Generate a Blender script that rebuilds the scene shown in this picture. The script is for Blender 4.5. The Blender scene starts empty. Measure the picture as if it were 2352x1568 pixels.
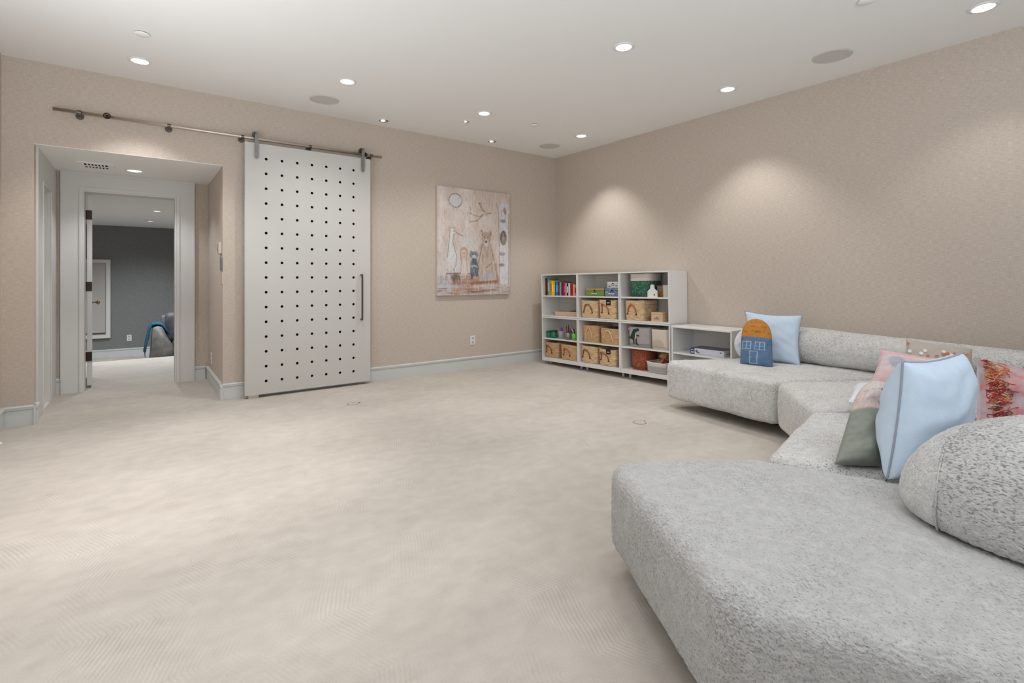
import bpy, bmesh, math, random
import numpy as np
from mathutils import Matrix, Vector
random.seed(7)
C = bpy.context.scene.collection
sc = bpy.context.scene
PI = math.pi

# ------------------------------------------------------------------ camera, world, light, exposure
cam = bpy.data.objects.new('camera', bpy.data.cameras.new('camera'))
C.objects.link(cam)
cam.data.sensor_width = 36.0
cam.data.lens = 1159.37 / 2352 * 36.0
cam.data.shift_y = -(784 - 637.66) / 2352
cam.data.clip_start = 0.05
cam.location = (-4.885, -5.517, 1.1666)
cam.rotation_euler = (PI / 2, 0, -math.radians(36.57))
sc.camera = cam

sc.view_settings.view_transform = 'Standard'
sc.view_settings.look = 'None'
sc.view_settings.gamma = 1.0
sc.view_settings.use_curve_mapping = False
sc.view_settings.exposure = 0.13
sc.cycles.max_bounces = 10
sc.cycles.diffuse_bounces = 6
sc.cycles.use_denoising = True
sc.cycles.caustics_reflective = False
sc.cycles.caustics_refractive = False
sc.cycles.sample_clamp_indirect = 6.0

w = bpy.data.worlds.new('world'); sc.world = w; w.use_nodes = True
w.node_tree.nodes['Background'].inputs[0].default_value = (0.92, 0.96, 1.0, 1)
w.node_tree.nodes['Background'].inputs[1].default_value = 0.2


def area_light(name, loc, rot, sx, sy, power, col=(1, 1, 1)):
    l = bpy.data.lights.new(name, 'AREA'); l.shape = 'RECTANGLE'; l.size = sx; l.size_y = sy
    l.energy = power; l.color = col
    o = bpy.data.objects.new(name, l); C.objects.link(o); o.location = loc; o.rotation_euler = rot
    return o


# weak fill light through added openings behind the camera and on its left
area_light('fill_light_back', (-2.6, -8.12, 1.45), (PI / 2, 0, 0), 4.6, 2.3, 5, (0.93, 0.97, 1.0))
area_light('fill_light_side', (-6.0, -5.2, 1.45), (PI / 2, 0, -PI / 2), 3.0, 2.2, 6, (0.93, 0.97, 1.0))
# added fill lights aimed at the ceiling, behind the camera and out of view left
area_light('fill_light_up', (-3.9, -6.9, 1.65), (math.radians(180 - 32), 0, 0), 3.0, 1.4, 88, (0.90, 0.97, 1.06))
area_light('fill_light_up_left', (-5.45, -3.1, 1.35), (PI, math.radians(24), 0), 0.4, 2.6, 32, (0.92, 0.97, 1.04))
SPOT_W = 36.0          # watts of one ceiling downlight
WALLWASH_W = 50.0
WARM = (1.0, 0.99, 0.99)


# ------------------------------------------------------------------ colour and material helpers
def lin(c):
    return tuple(((x / 255.0) / 12.92 if x / 255.0 <= 0.04045 else ((x / 255.0 + 0.055) / 1.055) ** 2.4) for x in c)


def rgba(c):
    return lin(c) + (1.0,)


MATS = {}


def mat(name, col, rough=0.6, metal=0.0, bump=0.0, bscale=60.0, var=0.0, vscale=8.0, stretch=(1, 1, 1), spec=0.5,
        emis=0.0, alpha=1.0, trans=0.0, attr=None):
    """one procedural principled material: colour with noise variation and a fine bump"""
    if name in MATS:
        return MATS[name]
    m = bpy.data.materials.new(name); m.use_nodes = True
    nt = m.node_tree; N = nt.nodes; Lk = nt.links
    b = N['Principled BSDF']
    b.inputs['Roughness'].default_value = rough
    b.inputs['Metallic'].default_value = metal
    b.inputs['Specular IOR Level'].default_value = spec
    c = rgba(col)
    b.inputs['Base Color'].default_value = c
    if emis:
        b.inputs['Emission Color'].default_value = c
        b.inputs['Emission Strength'].default_value = emis
    if trans:
        b.inputs['Transmission Weight'].default_value = trans
    if alpha < 1:
        b.inputs['Alpha'].default_value = alpha
    tc = N.new('ShaderNodeTexCoord')
    mp = N.new('ShaderNodeMapping'); mp.inputs['Scale'].default_value = stretch
    Lk.new(tc.outputs['Object'], mp.inputs['Vector'])
    src = None
    if attr:
        a = N.new('ShaderNodeAttribute'); a.attribute_name = attr; src = a.outputs['Color']
        Lk.new(src, b.inputs['Base Color'])
    if var:
        n = N.new('ShaderNodeTexNoise'); n.inputs['Scale'].default_value = vscale; n.inputs['Detail'].default_value = 4
        Lk.new(mp.outputs[0], n.inputs['Vector'])
        mx = N.new('ShaderNodeMix'); mx.data_type = 'RGBA'; mx.blend_type = 'MULTIPLY'; mx.inputs[0].default_value = 1.0
        r = N.new('ShaderNodeMapRange')
        r.inputs[1].default_value = 0.3; r.inputs[2].default_value = 0.7
        r.inputs[3].default_value = 1 - var; r.inputs[4].default_value = 1 + var
        Lk.new(n.outputs[0], r.inputs[0])
        if src:
            Lk.new(src, mx.inputs[6])
        else:
            mx.inputs[6].default_value = c
        Lk.new(r.outputs[0], mx.inputs[7])
        Lk.new(mx.outputs[2], b.inputs['Base Color'])
    if bump:
        n = N.new('ShaderNodeTexNoise'); n.inputs['Scale'].default_value = bscale; n.inputs['Detail'].default_value = 3
        Lk.new(mp.outputs[0], n.inputs['Vector'])
        bp = N.new('ShaderNodeBump'); bp.inputs['Strength'].default_value = bump; bp.inputs['Distance'].default_value = 0.003
        Lk.new(n.outputs[0], bp.inputs['Height']); Lk.new(bp.outputs[0], b.inputs['Normal'])
    MATS[name] = m
    return m


def nd(nt, t, **kw):
    n = nt.nodes.new(t)
    for k, v in kw.items():
        setattr(n, k, v)
    return n


def mathn(nt, op, a, b=None, c=None):
    n = nt.nodes.new('ShaderNodeMath'); n.operation = op
    for i, x in enumerate((a, b, c)):
        if x is None:
            continue
        if isinstance(x, (int, float)):
            n.inputs[i].default_value = x
        else:
            nt.links.new(x, n.inputs[i])
    return n.outputs[0]


def wallpaper(name, c1, c2, hscale=(3, 3, 90), vamt=0.35):
    """woven grasscloth: thin horizontal threads with slubs, fainter vertical ones"""
    m = bpy.data.materials.new(name); m.use_nodes = True; nt = m.node_tree
    b = nt.nodes['Principled BSDF']; b.inputs['Roughness'].default_value = 0.85; b.inputs['Specular IOR Level'].default_value = 0.2
    g = nd(nt, 'ShaderNodeNewGeometry')

    def noise(scale, sc_, det=4):
        mp = nd(nt, 'ShaderNodeMapping'); mp.inputs['Scale'].default_value = sc_
        nt.links.new(g.outputs['Position'], mp.inputs['Vector'])
        n = nd(nt, 'ShaderNodeTexNoise'); n.inputs['Scale'].default_value = scale; n.inputs['Detail'].default_value = det
        nt.links.new(mp.outputs[0], n.inputs['Vector']); return n.outputs[0]
    h = noise(3.0, (9, 9, 110)); v = noise(3.0, (75, 75, 7)); f = noise(1.0, (260, 260, 260), 2)
    s = mathn(nt, 'ADD', mathn(nt, 'MULTIPLY', h, 0.55), mathn(nt, 'ADD', mathn(nt, 'MULTIPLY', v, 0.25), mathn(nt, 'MULTIPLY', f, 0.2)))
    r = nd(nt, 'ShaderNodeMapRange'); r.inputs[1].default_value = 0.36; r.inputs[2].default_value = 0.64
    nt.links.new(s, r.inputs[0])
    mx = nd(nt, 'ShaderNodeMix', data_type='RGBA'); mx.inputs[6].default_value = rgba(c1); mx.inputs[7].default_value = rgba(c2)
    nt.links.new(r.outputs[0], mx.inputs[0]); nt.links.new(mx.outputs[2], b.inputs['Base Color'])
    bp = nd(nt, 'ShaderNodeBump'); bp.inputs['Strength'].default_value = 0.25; bp.inputs['Distance'].default_value = 0.002
    nt.links.new(s, bp.inputs['Height']); nt.links.new(bp.outputs[0], b.inputs['Normal'])
    return m


def carpet_mat():
    """cut-pile carpet with tone-on-tone chevron ribs and brushed patches"""
    m = bpy.data.materials.new('carpet'); m.use_nodes = True; nt = m.node_tree
    b = nt.nodes['Principled BSDF']; b.inputs['Roughness'].default_value = 0.95; b.inputs['Specular IOR Level'].default_value = 0.1
    g = nd(nt, 'ShaderNodeNewGeometry'); sp = nd(nt, 'ShaderNodeSeparateXYZ')
    nt.links.new(g.outputs['Position'], sp.inputs[0])
    x, y = sp.outputs[0], sp.outputs[1]

    def noise(scale, det=3, sc_=(1, 1, 1)):
        mp = nd(nt, 'ShaderNodeMapping'); mp.inputs['Scale'].default_value = sc_
        nt.links.new(g.outputs['Position'], mp.inputs['Vector'])
        n = nd(nt, 'ShaderNodeTexNoise'); n.inputs['Scale'].default_value = scale; n.inputs['Detail'].default_value = det
        nt.links.new(mp.outputs[0], n.inputs['Vector']); return n.outputs[0]
    # chevron: ribs fold every 0.36 m across x
    yf = mathn(nt, 'PINGPONG', y, 0.34)
    ph = mathn(nt, 'ADD', mathn(nt, 'MULTIPLY', yf, 0.42), x)
    wob = mathn(nt, 'MULTIPLY', noise(5, 2), 0.03)
    ribs = mathn(nt, 'SINE', mathn(nt, 'MULTIPLY', mathn(nt, 'ADD', ph, wob), 2 * PI / 0.016))
    patch = nd(nt, 'ShaderNodeMapRange'); patch.inputs[1].default_value = 0.46; patch.inputs[2].default_value = 0.62
    nt.links.new(noise(3.0, 4, (1.5, 0.7, 1)), patch.inputs[0])
    ribs = mathn(nt, 'MULTIPLY', ribs, patch.outputs[0])
    pile = noise(260, 3)
    big = noise(1.5, 5, (0.7, 1.2, 1)); mid = noise(10, 4, (1, 1.3, 1))
    s = mathn(nt, 'ADD', mathn(nt, 'MULTIPLY', big, 0.30), mathn(nt, 'MULTIPLY', mid, 0.20))
    s = mathn(nt, 'ADD', s, mathn(nt, 'MULTIPLY', ribs, 0.030))
    s = mathn(nt, 'ADD', s, mathn(nt, 'MULTIPLY', pile, 0.24))
    r = nd(nt, 'ShaderNodeMapRange'); r.inputs[1].default_value = 0.22; r.inputs[2].default_value = 0.52
    nt.links.new(s, r.inputs[0])
    mx = nd(nt, 'ShaderNodeMix', data_type='RGBA'); mx.inputs[6].default_value = rgba((172, 164, 155)); mx.inputs[7].default_value = rgba((210, 203, 194))
    nt.links.new(r.outputs[0], mx.inputs[0]); nt.links.new(mx.outputs[2], b.inputs['Base Color'])
    hgt = mathn(nt, 'ADD', mathn(nt, 'MULTIPLY', ribs, 0.5), mathn(nt, 'MULTIPLY', pile, 0.9))
    bp = nd(nt, 'ShaderNodeBump'); bp.inputs['Strength'].default_value = 0.45; bp.inputs['Distance'].default_value = 0.004
    nt.links.new(hgt, bp.inputs['Height']); nt.links.new(bp.outputs[0], b.inputs['Normal'])
    return m


def boucle_mat(name, light=(208, 207, 203), dark=(92, 90, 86), lo=0.56, stretch=(1, 1, 1), fscale=130, k=.6):
    """melange chenille: pale grey pile with clustered dark flecks"""
    m = bpy.data.materials.new(name); m.use_nodes = True; nt = m.node_tree
    b = nt.nodes['Principled BSDF']; b.inputs['Roughness'].default_value = 0.95; b.inputs['Specular IOR Level'].default_value = 0.15
    b.inputs['Sheen Weight'].default_value = 0.25; b.inputs['Sheen Roughness'].default_value = 0.6
    tc = nd(nt, 'ShaderNodeTexCoord')

    def noise(scale, det=3, sc_=(1, 1, 1)):
        mp = nd(nt, 'ShaderNodeMapping'); mp.inputs['Scale'].default_value = sc_
        nt.links.new(tc.outputs['Object'], mp.inputs['Vector'])
        n = nd(nt, 'ShaderNodeTexNoise'); n.inputs['Scale'].default_value = scale; n.inputs['Detail'].default_value = det
        nt.links.new(mp.outputs[0], n.inputs['Vector']); return n.outputs[0]
    fl = noise(fscale, 3, stretch); big = noise(3.5, 4); tuft = noise(170, 2)
    s = mathn(nt, 'ADD', fl, mathn(nt, 'MULTIPLY', mathn(nt, 'SUBTRACT', big, 0.5), 0.35))
    r = nd(nt, 'ShaderNodeMapRange'); r.inputs[1].default_value = lo - 0.05; r.inputs[2].default_value = lo + 0.10
    nt.links.new(s, r.inputs[0])
    fac = mathn(nt, 'MULTIPLY', r.outputs[0], k)
    mx = nd(nt, 'ShaderNodeMix', data_type='RGBA'); mx.inputs[6].default_value = rgba(light); mx.inputs[7].default_value = rgba(dark)
    nt.links.new(fac, mx.inputs[0])
    m2 = nd(nt, 'ShaderNodeMix', data_type='RGBA', blend_type='MULTIPLY'); m2.inputs[0].default_value = 1
    rr = nd(nt, 'ShaderNodeMapRange'); rr.inputs[1].default_value = 0.3; rr.inputs[2].default_value = 0.7; rr.inputs[3].default_value = 0.88; rr.inputs[4].default_value = 1.08
    nt.links.new(noise(28, 3), rr.inputs[0])
    nt.links.new(mx.outputs[2], m2.inputs[6]); nt.links.new(rr.outputs[0], m2.inputs[7]); nt.links.new(m2.outputs[2], b.inputs['Base Color'])
    bp = nd(nt, 'ShaderNodeBump'); bp.inputs['Strength'].default_value = 0.55; bp.inputs['Distance'].default_value = 0.006
    nt.links.new(mathn(nt, 'SUBTRACT', tuft, mathn(nt, 'MULTIPLY', fac, 0.4)), bp.inputs['Height']); nt.links.new(bp.outputs[0], b.inputs['Normal'])
    return m


def dots_mat(name, base, dot, scale=70, size=0.22):
    m = bpy.data.materials.new(name); m.use_nodes = True; nt = m.node_tree
    b = nt.nodes['Principled BSDF']; b.inputs['Roughness'].default_value = 0.9
    tc = nd(nt, 'ShaderNodeTexCoord'); v = nd(nt, 'ShaderNodeTexVoronoi'); v.inputs['Scale'].default_value = scale
    nt.links.new(tc.outputs['Object'], v.inputs['Vector'])
    lt = mathn(nt, 'LESS_THAN', v.outputs['Distance'], size)
    mx = nd(nt, 'ShaderNodeMix', data_type='RGBA'); mx.inputs[6].default_value = rgba(base); mx.inputs[7].default_value = rgba(dot)
    nt.links.new(lt, mx.inputs[0]); nt.links.new(mx.outputs[2], b.inputs['Base Color'])
    return m


M_WALL = wallpaper('grasscloth', (180, 167, 155), (210, 198, 185))
M_GREYWALL = wallpaper('grey_grasscloth', (112, 113, 112), (140, 141, 141))
M_CEIL = mat('ceiling_paint', (238, 238, 236), 0.9, spec=0.1, bump=0.05, bscale=200)
M_TRIM = mat('grey_white_trim', (205, 208, 206), 0.45, bump=0.03, bscale=40)
M_CASE = mat('white_casing_paint', (212, 210, 206), 0.45, bump=0.03, bscale=40)
M_DOOR = mat('white_door_paint', (200, 198, 194), 0.4, bump=0.02, bscale=30)
M_DARK = mat('dark_void', (18, 15, 13), 0.9)
M_CARPET = carpet_mat()
M_STEEL = mat('brushed_steel', (206, 196, 184), 0.42, 1.0, bump=0.05, bscale=300, stretch=(1, 1, 20))
M_STEEL_D = mat('dark_steel', (110, 104, 98), 0.35, 1.0)
M_BRONZE = mat('dark_bronze', (52, 38, 28), 0.45, 0.6)
M_WHITEP = mat('white_plastic', (228, 227, 222), 0.5)
M_SHELF = mat('white_laminate', (222, 221, 218), 0.4)
M_SHELFB = mat('white_laminate_back', (205, 203, 200), 0.5)
M_SOFA = boucle_mat('grey_boucle', (206, 205, 202), lo=0.62, fscale=200, k=.5)
M_SOFA2 = boucle_mat('grey_boucle_flecked', (210, 209, 206), (96, 94, 92), lo=0.575, stretch=(0.7, 1, 1.0), fscale=170, k=.62)
M_SOFA3 = boucle_mat('grey_boucle_brushed', (190, 189, 187), (92, 90, 88), lo=0.59, stretch=(1.3, 0.5, 0.8), fscale=230, k=.5)
M_SOFA4 = boucle_mat('grey_boucle_dark_flecked', (196, 195, 193), (82, 80, 78), lo=0.56, stretch=(1.0, 0.5, 1.3), fscale=170, k=.65)


# ------------------------------------------------------------------ mesh helpers
def obj(name, bm, m, parent=None, smooth=False, loc=None):
    me = bpy.data.meshes.new(name)
    if isinstance(bm, bmesh.types.BMesh):
        bmesh.ops.recalc_face_normals(bm, faces=bm.faces)
        bm.to_mesh(me); bm.free()
    else:
        vs, fs = bm
        me.from_pydata([tuple(v) for v in vs], [], [tuple(f) for f in fs]); me.validate()
    o = bpy.data.objects.new(name, me); C.objects.link(o)
    if m:
        me.materials.append(m)
    if smooth:
        for p in me.polygons:
            p.use_smooth = True
    if parent:
        o.parent = parent
    if loc is not None:
        o.location = loc
    return o


def thing(name, label, cat, loc=(0, 0, 0), rotz=0.0, group=None, mw=None):
    o = bpy.data.objects.new(name, None); C.objects.link(o); o.empty_display_size = 0.1
    if mw is not None:
        o.matrix_world = mw
    else:
        o.location = loc; o.rotation_euler = (0, 0, rotz)
    o['label'] = label; o['category'] = cat
    if group:
        o['group'] = group
    return o


def tag(o, label, cat, group=None):
    o['label'] = label; o['category'] = cat
    if group:
        o['group'] = group
    return o


def struct(name, bm, m, parent=None, label=None):
    o = obj(name, bm, m, parent)
    if parent is None:
        o['kind'] = 'structure'
    if label:
        o['label'] = label
    return o


def nb():
    return bmesh.new()


def box(bm, x0, x1, y0, y1, z0, z1, bev=0.0, seg=2):
    x0, x1 = min(x0, x1), max(x0, x1); y0, y1 = min(y0, y1), max(y0, y1); z0, z1 = min(z0, z1), max(z0, z1)
    r = bmesh.ops.create_cube(bm, size=1.0)
    for v in r['verts']:
        v.co = Vector((x0 + (v.co.x + .5) * (x1 - x0), y0 + (v.co.y + .5) * (y1 - y0), z0 + (v.co.z + .5) * (z1 - z0)))
    if bev > 0:
        es = list({e for v in r['verts'] for e in v.link_edges})
        bmesh.ops.bevel(bm, geom=es, offset=bev, segments=seg, affect='EDGES', profile=0.5)
    return bm


def bx(*a, **k):
    return box(nb(), *a, **k)


def quad(bm, pts):
    bm.faces.new([bm.verts.new(p) for p in pts])
    return bm


def cyl(bm, p0, p1, r, n=16, r2=None, caps=True):
    p0 = Vector(p0); p1 = Vector(p1); d = p1 - p0
    q = d.to_track_quat('Z', 'Y'); r2 = r if r2 is None else r2
    A = []; B = []
    for i in range(n):
        a = 2 * PI * i / n; o = Vector((math.cos(a), math.sin(a), 0))
        A.append(bm.verts.new(p0 + q @ (o * r))); B.append(bm.verts.new(p1 + q @ (o * r2)))
    for i in range(n):
        j = (i + 1) % n; bm.faces.new((A[i], A[j], B[j], B[i]))
    if caps:
        bm.faces.new(A[::-1]); bm.faces.new(B)
    return bm


def lathe(bm, prof, n=24, c=(0, 0, 0), sx=1, sy=1):
    rings = []
    for r, z in prof:
        rings.append([bm.verts.new((c[0] + math.cos(2 * PI * i / n) * r * sx, c[1] + math.sin(2 * PI * i / n) * r * sy, c[2] + z)) for i in range(n)])
    for a, b in zip(rings, rings[1:]):
        for i in range(n):
            j = (i + 1) % n; bm.faces.new((a[i], a[j], b[j], b[i]))
    if prof[0][0] > 1e-4:
        bm.faces.new(rings[0][::-1])
    if prof[-1][0] > 1e-4:
        bm.faces.new(rings[-1])
    return bm


def tube(bm, pts, r, n=8, closed=False):
    pts = [Vector(p) for p in pts]; rings = []; k = len(pts)
    up = Vector((0, 0, 1))
    for i, p in enumerate(pts):
        a = pts[(i - 1) % k] if (closed or i > 0) else p
        b = pts[(i + 1) % k] if (closed or i < k - 1) else p
        t = (b - a).normalized()
        s = t.cross(up)
        if s.length < 0.1:
            s = t.cross(Vector((0, 1, 0)))
        s.normalize(); u = s.cross(t)
        rr = r[i] if isinstance(r, (list, tuple)) else r
        rings.append([bm.verts.new(p + (s * math.cos(2 * PI * j / n) + u * math.sin(2 * PI * j / n)) * rr) for j in range(n)])
    m = k if closed else k - 1
    for i in range(m):
        A, B = rings[i], rings[(i + 1) % k]
        for j in range(n):
            l = (j + 1) % n; bm.faces.new((A[j], A[l], B[l], B[j]))
    if not closed:
        bm.faces.new(rings[0][::-1]); bm.faces.new(rings[-1])
    return bm


def prism(bm, poly, a0, a1, axis='z'):
    def P(p, a):
        return {'z': (p[0], p[1], a), 'y': (p[0], a, p[1]), 'x': (a, p[0], p[1])}[axis]
    A = [bm.verts.new(P(p, a0)) for p in poly]; B = [bm.verts.new(P(p, a1)) for p in poly]
    n = len(poly)
    for i in range(n):
        j = (i + 1) % n; bm.faces.new((A[i], A[j], B[j], B[i]))
    bm.faces.new(A[::-1]); bm.faces.new(B)
    return bm


# ------------------------------------------------------------------ flat print: small painted canvases turned into vertex colours
def vnoise(h, w, cy, cx, seed=0):
    r = np.random.RandomState(seed); g = r.rand(cy + 2, cx + 2)
    y = np.linspace(0, cy, h); x = np.linspace(0, cx, w); yi = y.astype(int); xi = x.astype(int)
    fy = (y - yi)[:, None]; fx = (x - xi)[None, :]; fy = fy * fy * (3 - 2 * fy); fx = fx * fx * (3 - 2 * fx)
    a = g[yi][:, xi]; b = g[yi][:, xi + 1]; c = g[yi + 1][:, xi]; d = g[yi + 1][:, xi + 1]
    return (a * (1 - fx) + b * fx) * (1 - fy) + (c * (1 - fx) + d * fx) * fy


class Canvas:
    """u right, v down, both 0..1"""
    def __init__(s, h, w, col):
        s.h, s.w = h, w; s.a = np.zeros((h, w, 3)); s.a[:] = col
        s.V, s.U = np.meshgrid(np.linspace(0, 1, h), np.linspace(0, 1, w), indexing='ij')

    def blend(s, mask, col, k=1.0):
        m = (np.clip(mask, 0, 1) * k)[..., None]; s.a = s.a * (1 - m) + np.array(col, float) * m

    def ell(s, u, v, ru, rv, col, k=1.0, rot=0.0, soft=0.12):
        c, n = math.cos(rot), math.sin(rot); du = s.U - u; dv = s.V - v
        d = np.sqrt(((du * c + dv * n) / ru) ** 2 + ((-du * n + dv * c) / rv) ** 2)
        s.blend((1 + soft - d) / soft, col, k)

    def rect(s, u0, u1, v0, v1, col, k=1.0):
        s.blend(((s.U >= u0) & (s.U <= u1) & (s.V >= v0) & (s.V <= v1)).astype(float), col, k)

    def line(s, pts, wd, col, k=1.0, asp=1.0):
        for (a, b), (c, d) in zip(pts, pts[1:]):
            du, dv = (c - a), (d - b) * asp; L2 = du * du + dv * dv + 1e-12
            pu = s.U - a; pv = (s.V - b) * asp
            t = np.clip((pu * du + pv * dv) / L2, 0, 1)
            dist = np.sqrt((pu - t * du) ** 2 + (pv - t * dv) ** 2)
            s.blend(np.clip(1.5 - dist / wd, 0, 1), col, k)

    def ring(s, u, v, ru, rv, wd, col, k=1.0, a0=0, a1=2 * PI, asp=1.0):
        s.line([(u + ru * math.cos(a0 + (a1 - a0) * i / 24), v + rv * math.sin(a0 + (a1 - a0) * i / 24)) for i in range(25)], wd, col, k, asp)

    def poly(s, pts, col, k=1.0):
        ins = np.zeros_like(s.U, bool); n = len(pts)
        for i in range(n):
            x0, y0 = pts[i]; x1, y1 = pts[(i + 1) % n]
            if y0 == y1:
                continue
            c = ((s.V < y0) != (s.V < y1)) & (s.U < (x1 - x0) * (s.V - y0) / (y1 - y0) + x0); ins ^= c
        s.blend(ins.astype(float), col, k)

    def sample(s, u, v):
        y = np.clip((np.asarray(v) * (s.h - 1)).round().astype(int), 0, s.h - 1); x = np.clip((np.asarray(u) * (s.w - 1)).round().astype(int), 0, s.w - 1)
        return s.a[y, x]


def set_cols(me, cols, name='print'):
    """cols: (nverts,3) in sRGB 0..255"""
    c = np.asarray(cols, float) / 255.0
    c = np.where(c <= 0.04045, c / 12.92, ((np.clip(c, 0, 1) + 0.055) / 1.055) ** 2.4)
    at = me.color_attributes.new(name, 'FLOAT_COLOR', 'POINT')
    at.data.foreach_set('color', np.concatenate([c, np.ones((len(c), 1))], 1).astype(np.float32).ravel())


def print_mat(name, rough=0.8, bump=0.15, bscale=220, var=0.05, vscale=60):
    return mat(name, (200, 200, 200), rough, bump=bump, bscale=bscale, var=var, vscale=vscale, attr='print')


def printed_sheet(name, canvas, origin, uvec, vvec, parent, m, nu=None, nv=None, off=None):
    """thin printed sheet: origin is its top-left corner"""
    nu = nu or canvas.w; nv = nv or canvas.h
    U, V = np.meshgrid(np.linspace(0, 1, nu), np.linspace(0, 1, nv))
    o = np.array(origin); P = o + U[..., None] * np.array(uvec) + V[..., None] * np.array(vvec)
    if off is not None:
        P = P + off(U, V)
    vs = P.reshape(-1, 3); fs = []
    for j in range(nv - 1):
        for i in range(nu - 1):
            a = j * nu + i; fs.append((a, a + nu, a + nu + 1, a + 1))
    ob = obj(name, (vs, fs), m, parent)
    set_cols(ob.data, canvas.sample(U.ravel(), V.ravel()))
    return ob

# ------------------------------------------------------------------ the setting
H = 2.9
ZA = 2.24                                         # alcove ceiling
X_L, X_AL, X_AR = -5.735, -5.55, -4.232
Y_AB = 1.26                                       # alcove back wall
struct('floor', bx(-8.1, 0.12, -8.15, 3.53, -0.32, 0), M_CARPET)
struct('floor_lower', bx(-8.1, -1.9, 3.53, 6.6, -0.42, -0.30), M_CARPET)
struct('ceiling', bx(-5.86, 0.12, -8.15, 0.12, H, H + 0.12), M_CEIL)
struct('ceiling_alcove', bx(X_AL - 0.15, X_AR + 0.1, 0.001, Y_AB, ZA - 0.004, ZA + 0.12), M_CEIL)
struct('ceiling_next_room', bx(-8.1, -1.9, Y_AB + 0.14, 6.5, 2.13, 2.25), M_CEIL)
struct('wall_back', prism(nb(), [(-5.86, 0), (X_AL, 0), (X_AL, ZA), (X_AR, ZA), (X_AR, 0), (0.12, 0), (0.12, H), (-5.86, H)], 0, 0.12, 'y'), M_WALL)
struct('wall_right', bx(0, 0.12, -8.15, 0, 0, H), M_WALL)
struct('wall_left', prism(nb(), [(0, 0), (0, H), (-8.15, H), (-8.15, 0), (-6.7, 0), (-6.7, 2.6), (-3.7, 2.6), (-3.7, 0)], X_L - 0.12, X_L, 'x'), M_WALL)
struct('wall_front', prism(nb(), [(-5.86, 0), (-4.95, 0), (-4.95, 2.65), (-0.25, 2.65), (-0.25, 0), (0.12, 0), (0.12, H), (-5.86, H)], -8.15, -8.03, 'y'), M_WALL)
bm = prism(nb(), [(-4.95, 0), (-4.88, 0), (-4.88, 2.58), (-0.32, 2.58), (-0.32, 0), (-0.25, 0), (-0.25, 2.65), (-4.95, 2.65)], -8.1, -8.05, 'y')
struct('added_window_1', bm, M_TRIM)  # added frame of the unseen opening that lets in the fill from behind
bm = prism(nb(), [(-3.7, 0), (-3.7, 2.6), (-6.7, 2.6), (-6.7, 0), (-6.63, 0), (-6.63, 2.53), (-3.77, 2.53), (-3.77, 0)], X_L - 0.08, X_L - 0.03, 'x')
struct('added_window_2', bm, M_TRIM)  # second added frame, unseen on the left, for the side fill
struct('wall_alcove_right', bx(X_AR, X_AR + 0.12, 0.12, Y_AB, 0, ZA), M_WALL)
struct('wall_alcove_left', prism(nb(), [(0.12, 0), (0.37, 0), (0.37, 1.965), (0.82, 1.965), (0.82, 0), (Y_AB, 0), (Y_AB, ZA), (0.12, ZA)], X_AL - 0.2, X_AL, 'x'), M_WALL)
struct('wall_alcove_back', prism(nb(), [(-8.1, -0.3), (-8.1, 2.9), (-1.9, 2.9), (-1.9, -0.3), (-4.54, -0.3), (-4.54, 2.06), (-5.33, 2.06), (-5.33, -0.3)], Y_AB, Y_AB + 0.14, 'y'), M_WALL)
struct('wall_far', bx(-8.1, -1.9, 6.4, 6.52, -0.3, 2.13), M_GREYWALL)
struct('wall_far_left', bx(-8.22, -8.1, Y_AB + 0.14, 6.4, -0.3, 2.13), M_GREYWALL)
struct('wall_far_right', bx(-1.9, -1.78, Y_AB + 0.14, 6.4, -0.3, 2.13), M_GREYWALL)


def baseboard(name, p0, p1, nrm, z0=0.0, h=0.155, m=M_TRIM):
    """profile (depth, height) swept between two wall points; a proud cap with a shadow line below"""
    prof = [(0, 0), (0.016, 0), (0.016, h - 0.042), (0.012, h - 0.036), (0.022, h - 0.028), (0.026, h - 0.008), (0.018, h), (0, h)]
    bm = nb(); n = Vector((nrm[0], nrm[1], 0)); rings = []
    for p in (p0, p1):
        rings.append([bm.verts.new(Vector((p[0], p[1], z0)) + n * d + Vector((0, 0, z))) for d, z in prof])
    k = len(prof)
    for i in range(k):
        j = (i + 1) % k; bm.faces.new((rings[0][i], rings[0][j], rings[1][j], rings[1][i]))
    bm.faces.new(rings[0][::-1]); bm.faces.new(rings[1])
    return struct(name, bm, m)


baseboard('baseboard_back', (X_AR - 0.026, 0), (0, 0), (0, -1))
baseboard('baseboard_back_left', (X_L, 0), (X_AL + 0.026, 0), (0, -1))
baseboard('baseboard_left', (X_L, -3.6), (X_L, -0.026), (1, 0))
baseboard('baseboard_right', (0, -7.9), (0, -0.026), (-1, 0))
baseboard('baseboard_alcove_right', (X_AR, -0.026), (X_AR, Y_AB - 0.026), (-1, 0))
baseboard('baseboard_alcove_left', (X_AL, -0.026), (X_AL, 0.098), (1, 0))
baseboard('baseboard_alcove_back', (X_AL, Y_AB), (-5.508, Y_AB), (0, -1))
baseboard('baseboard_alcove_back_right', (-4.362, Y_AB), (X_AR - 0.026, Y_AB), (0, -1))
baseboard('baseboard_far', (-8.1, 6.4), (-1.9, 6.4), (0, -1), z0=-0.3, h=0.145)

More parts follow.
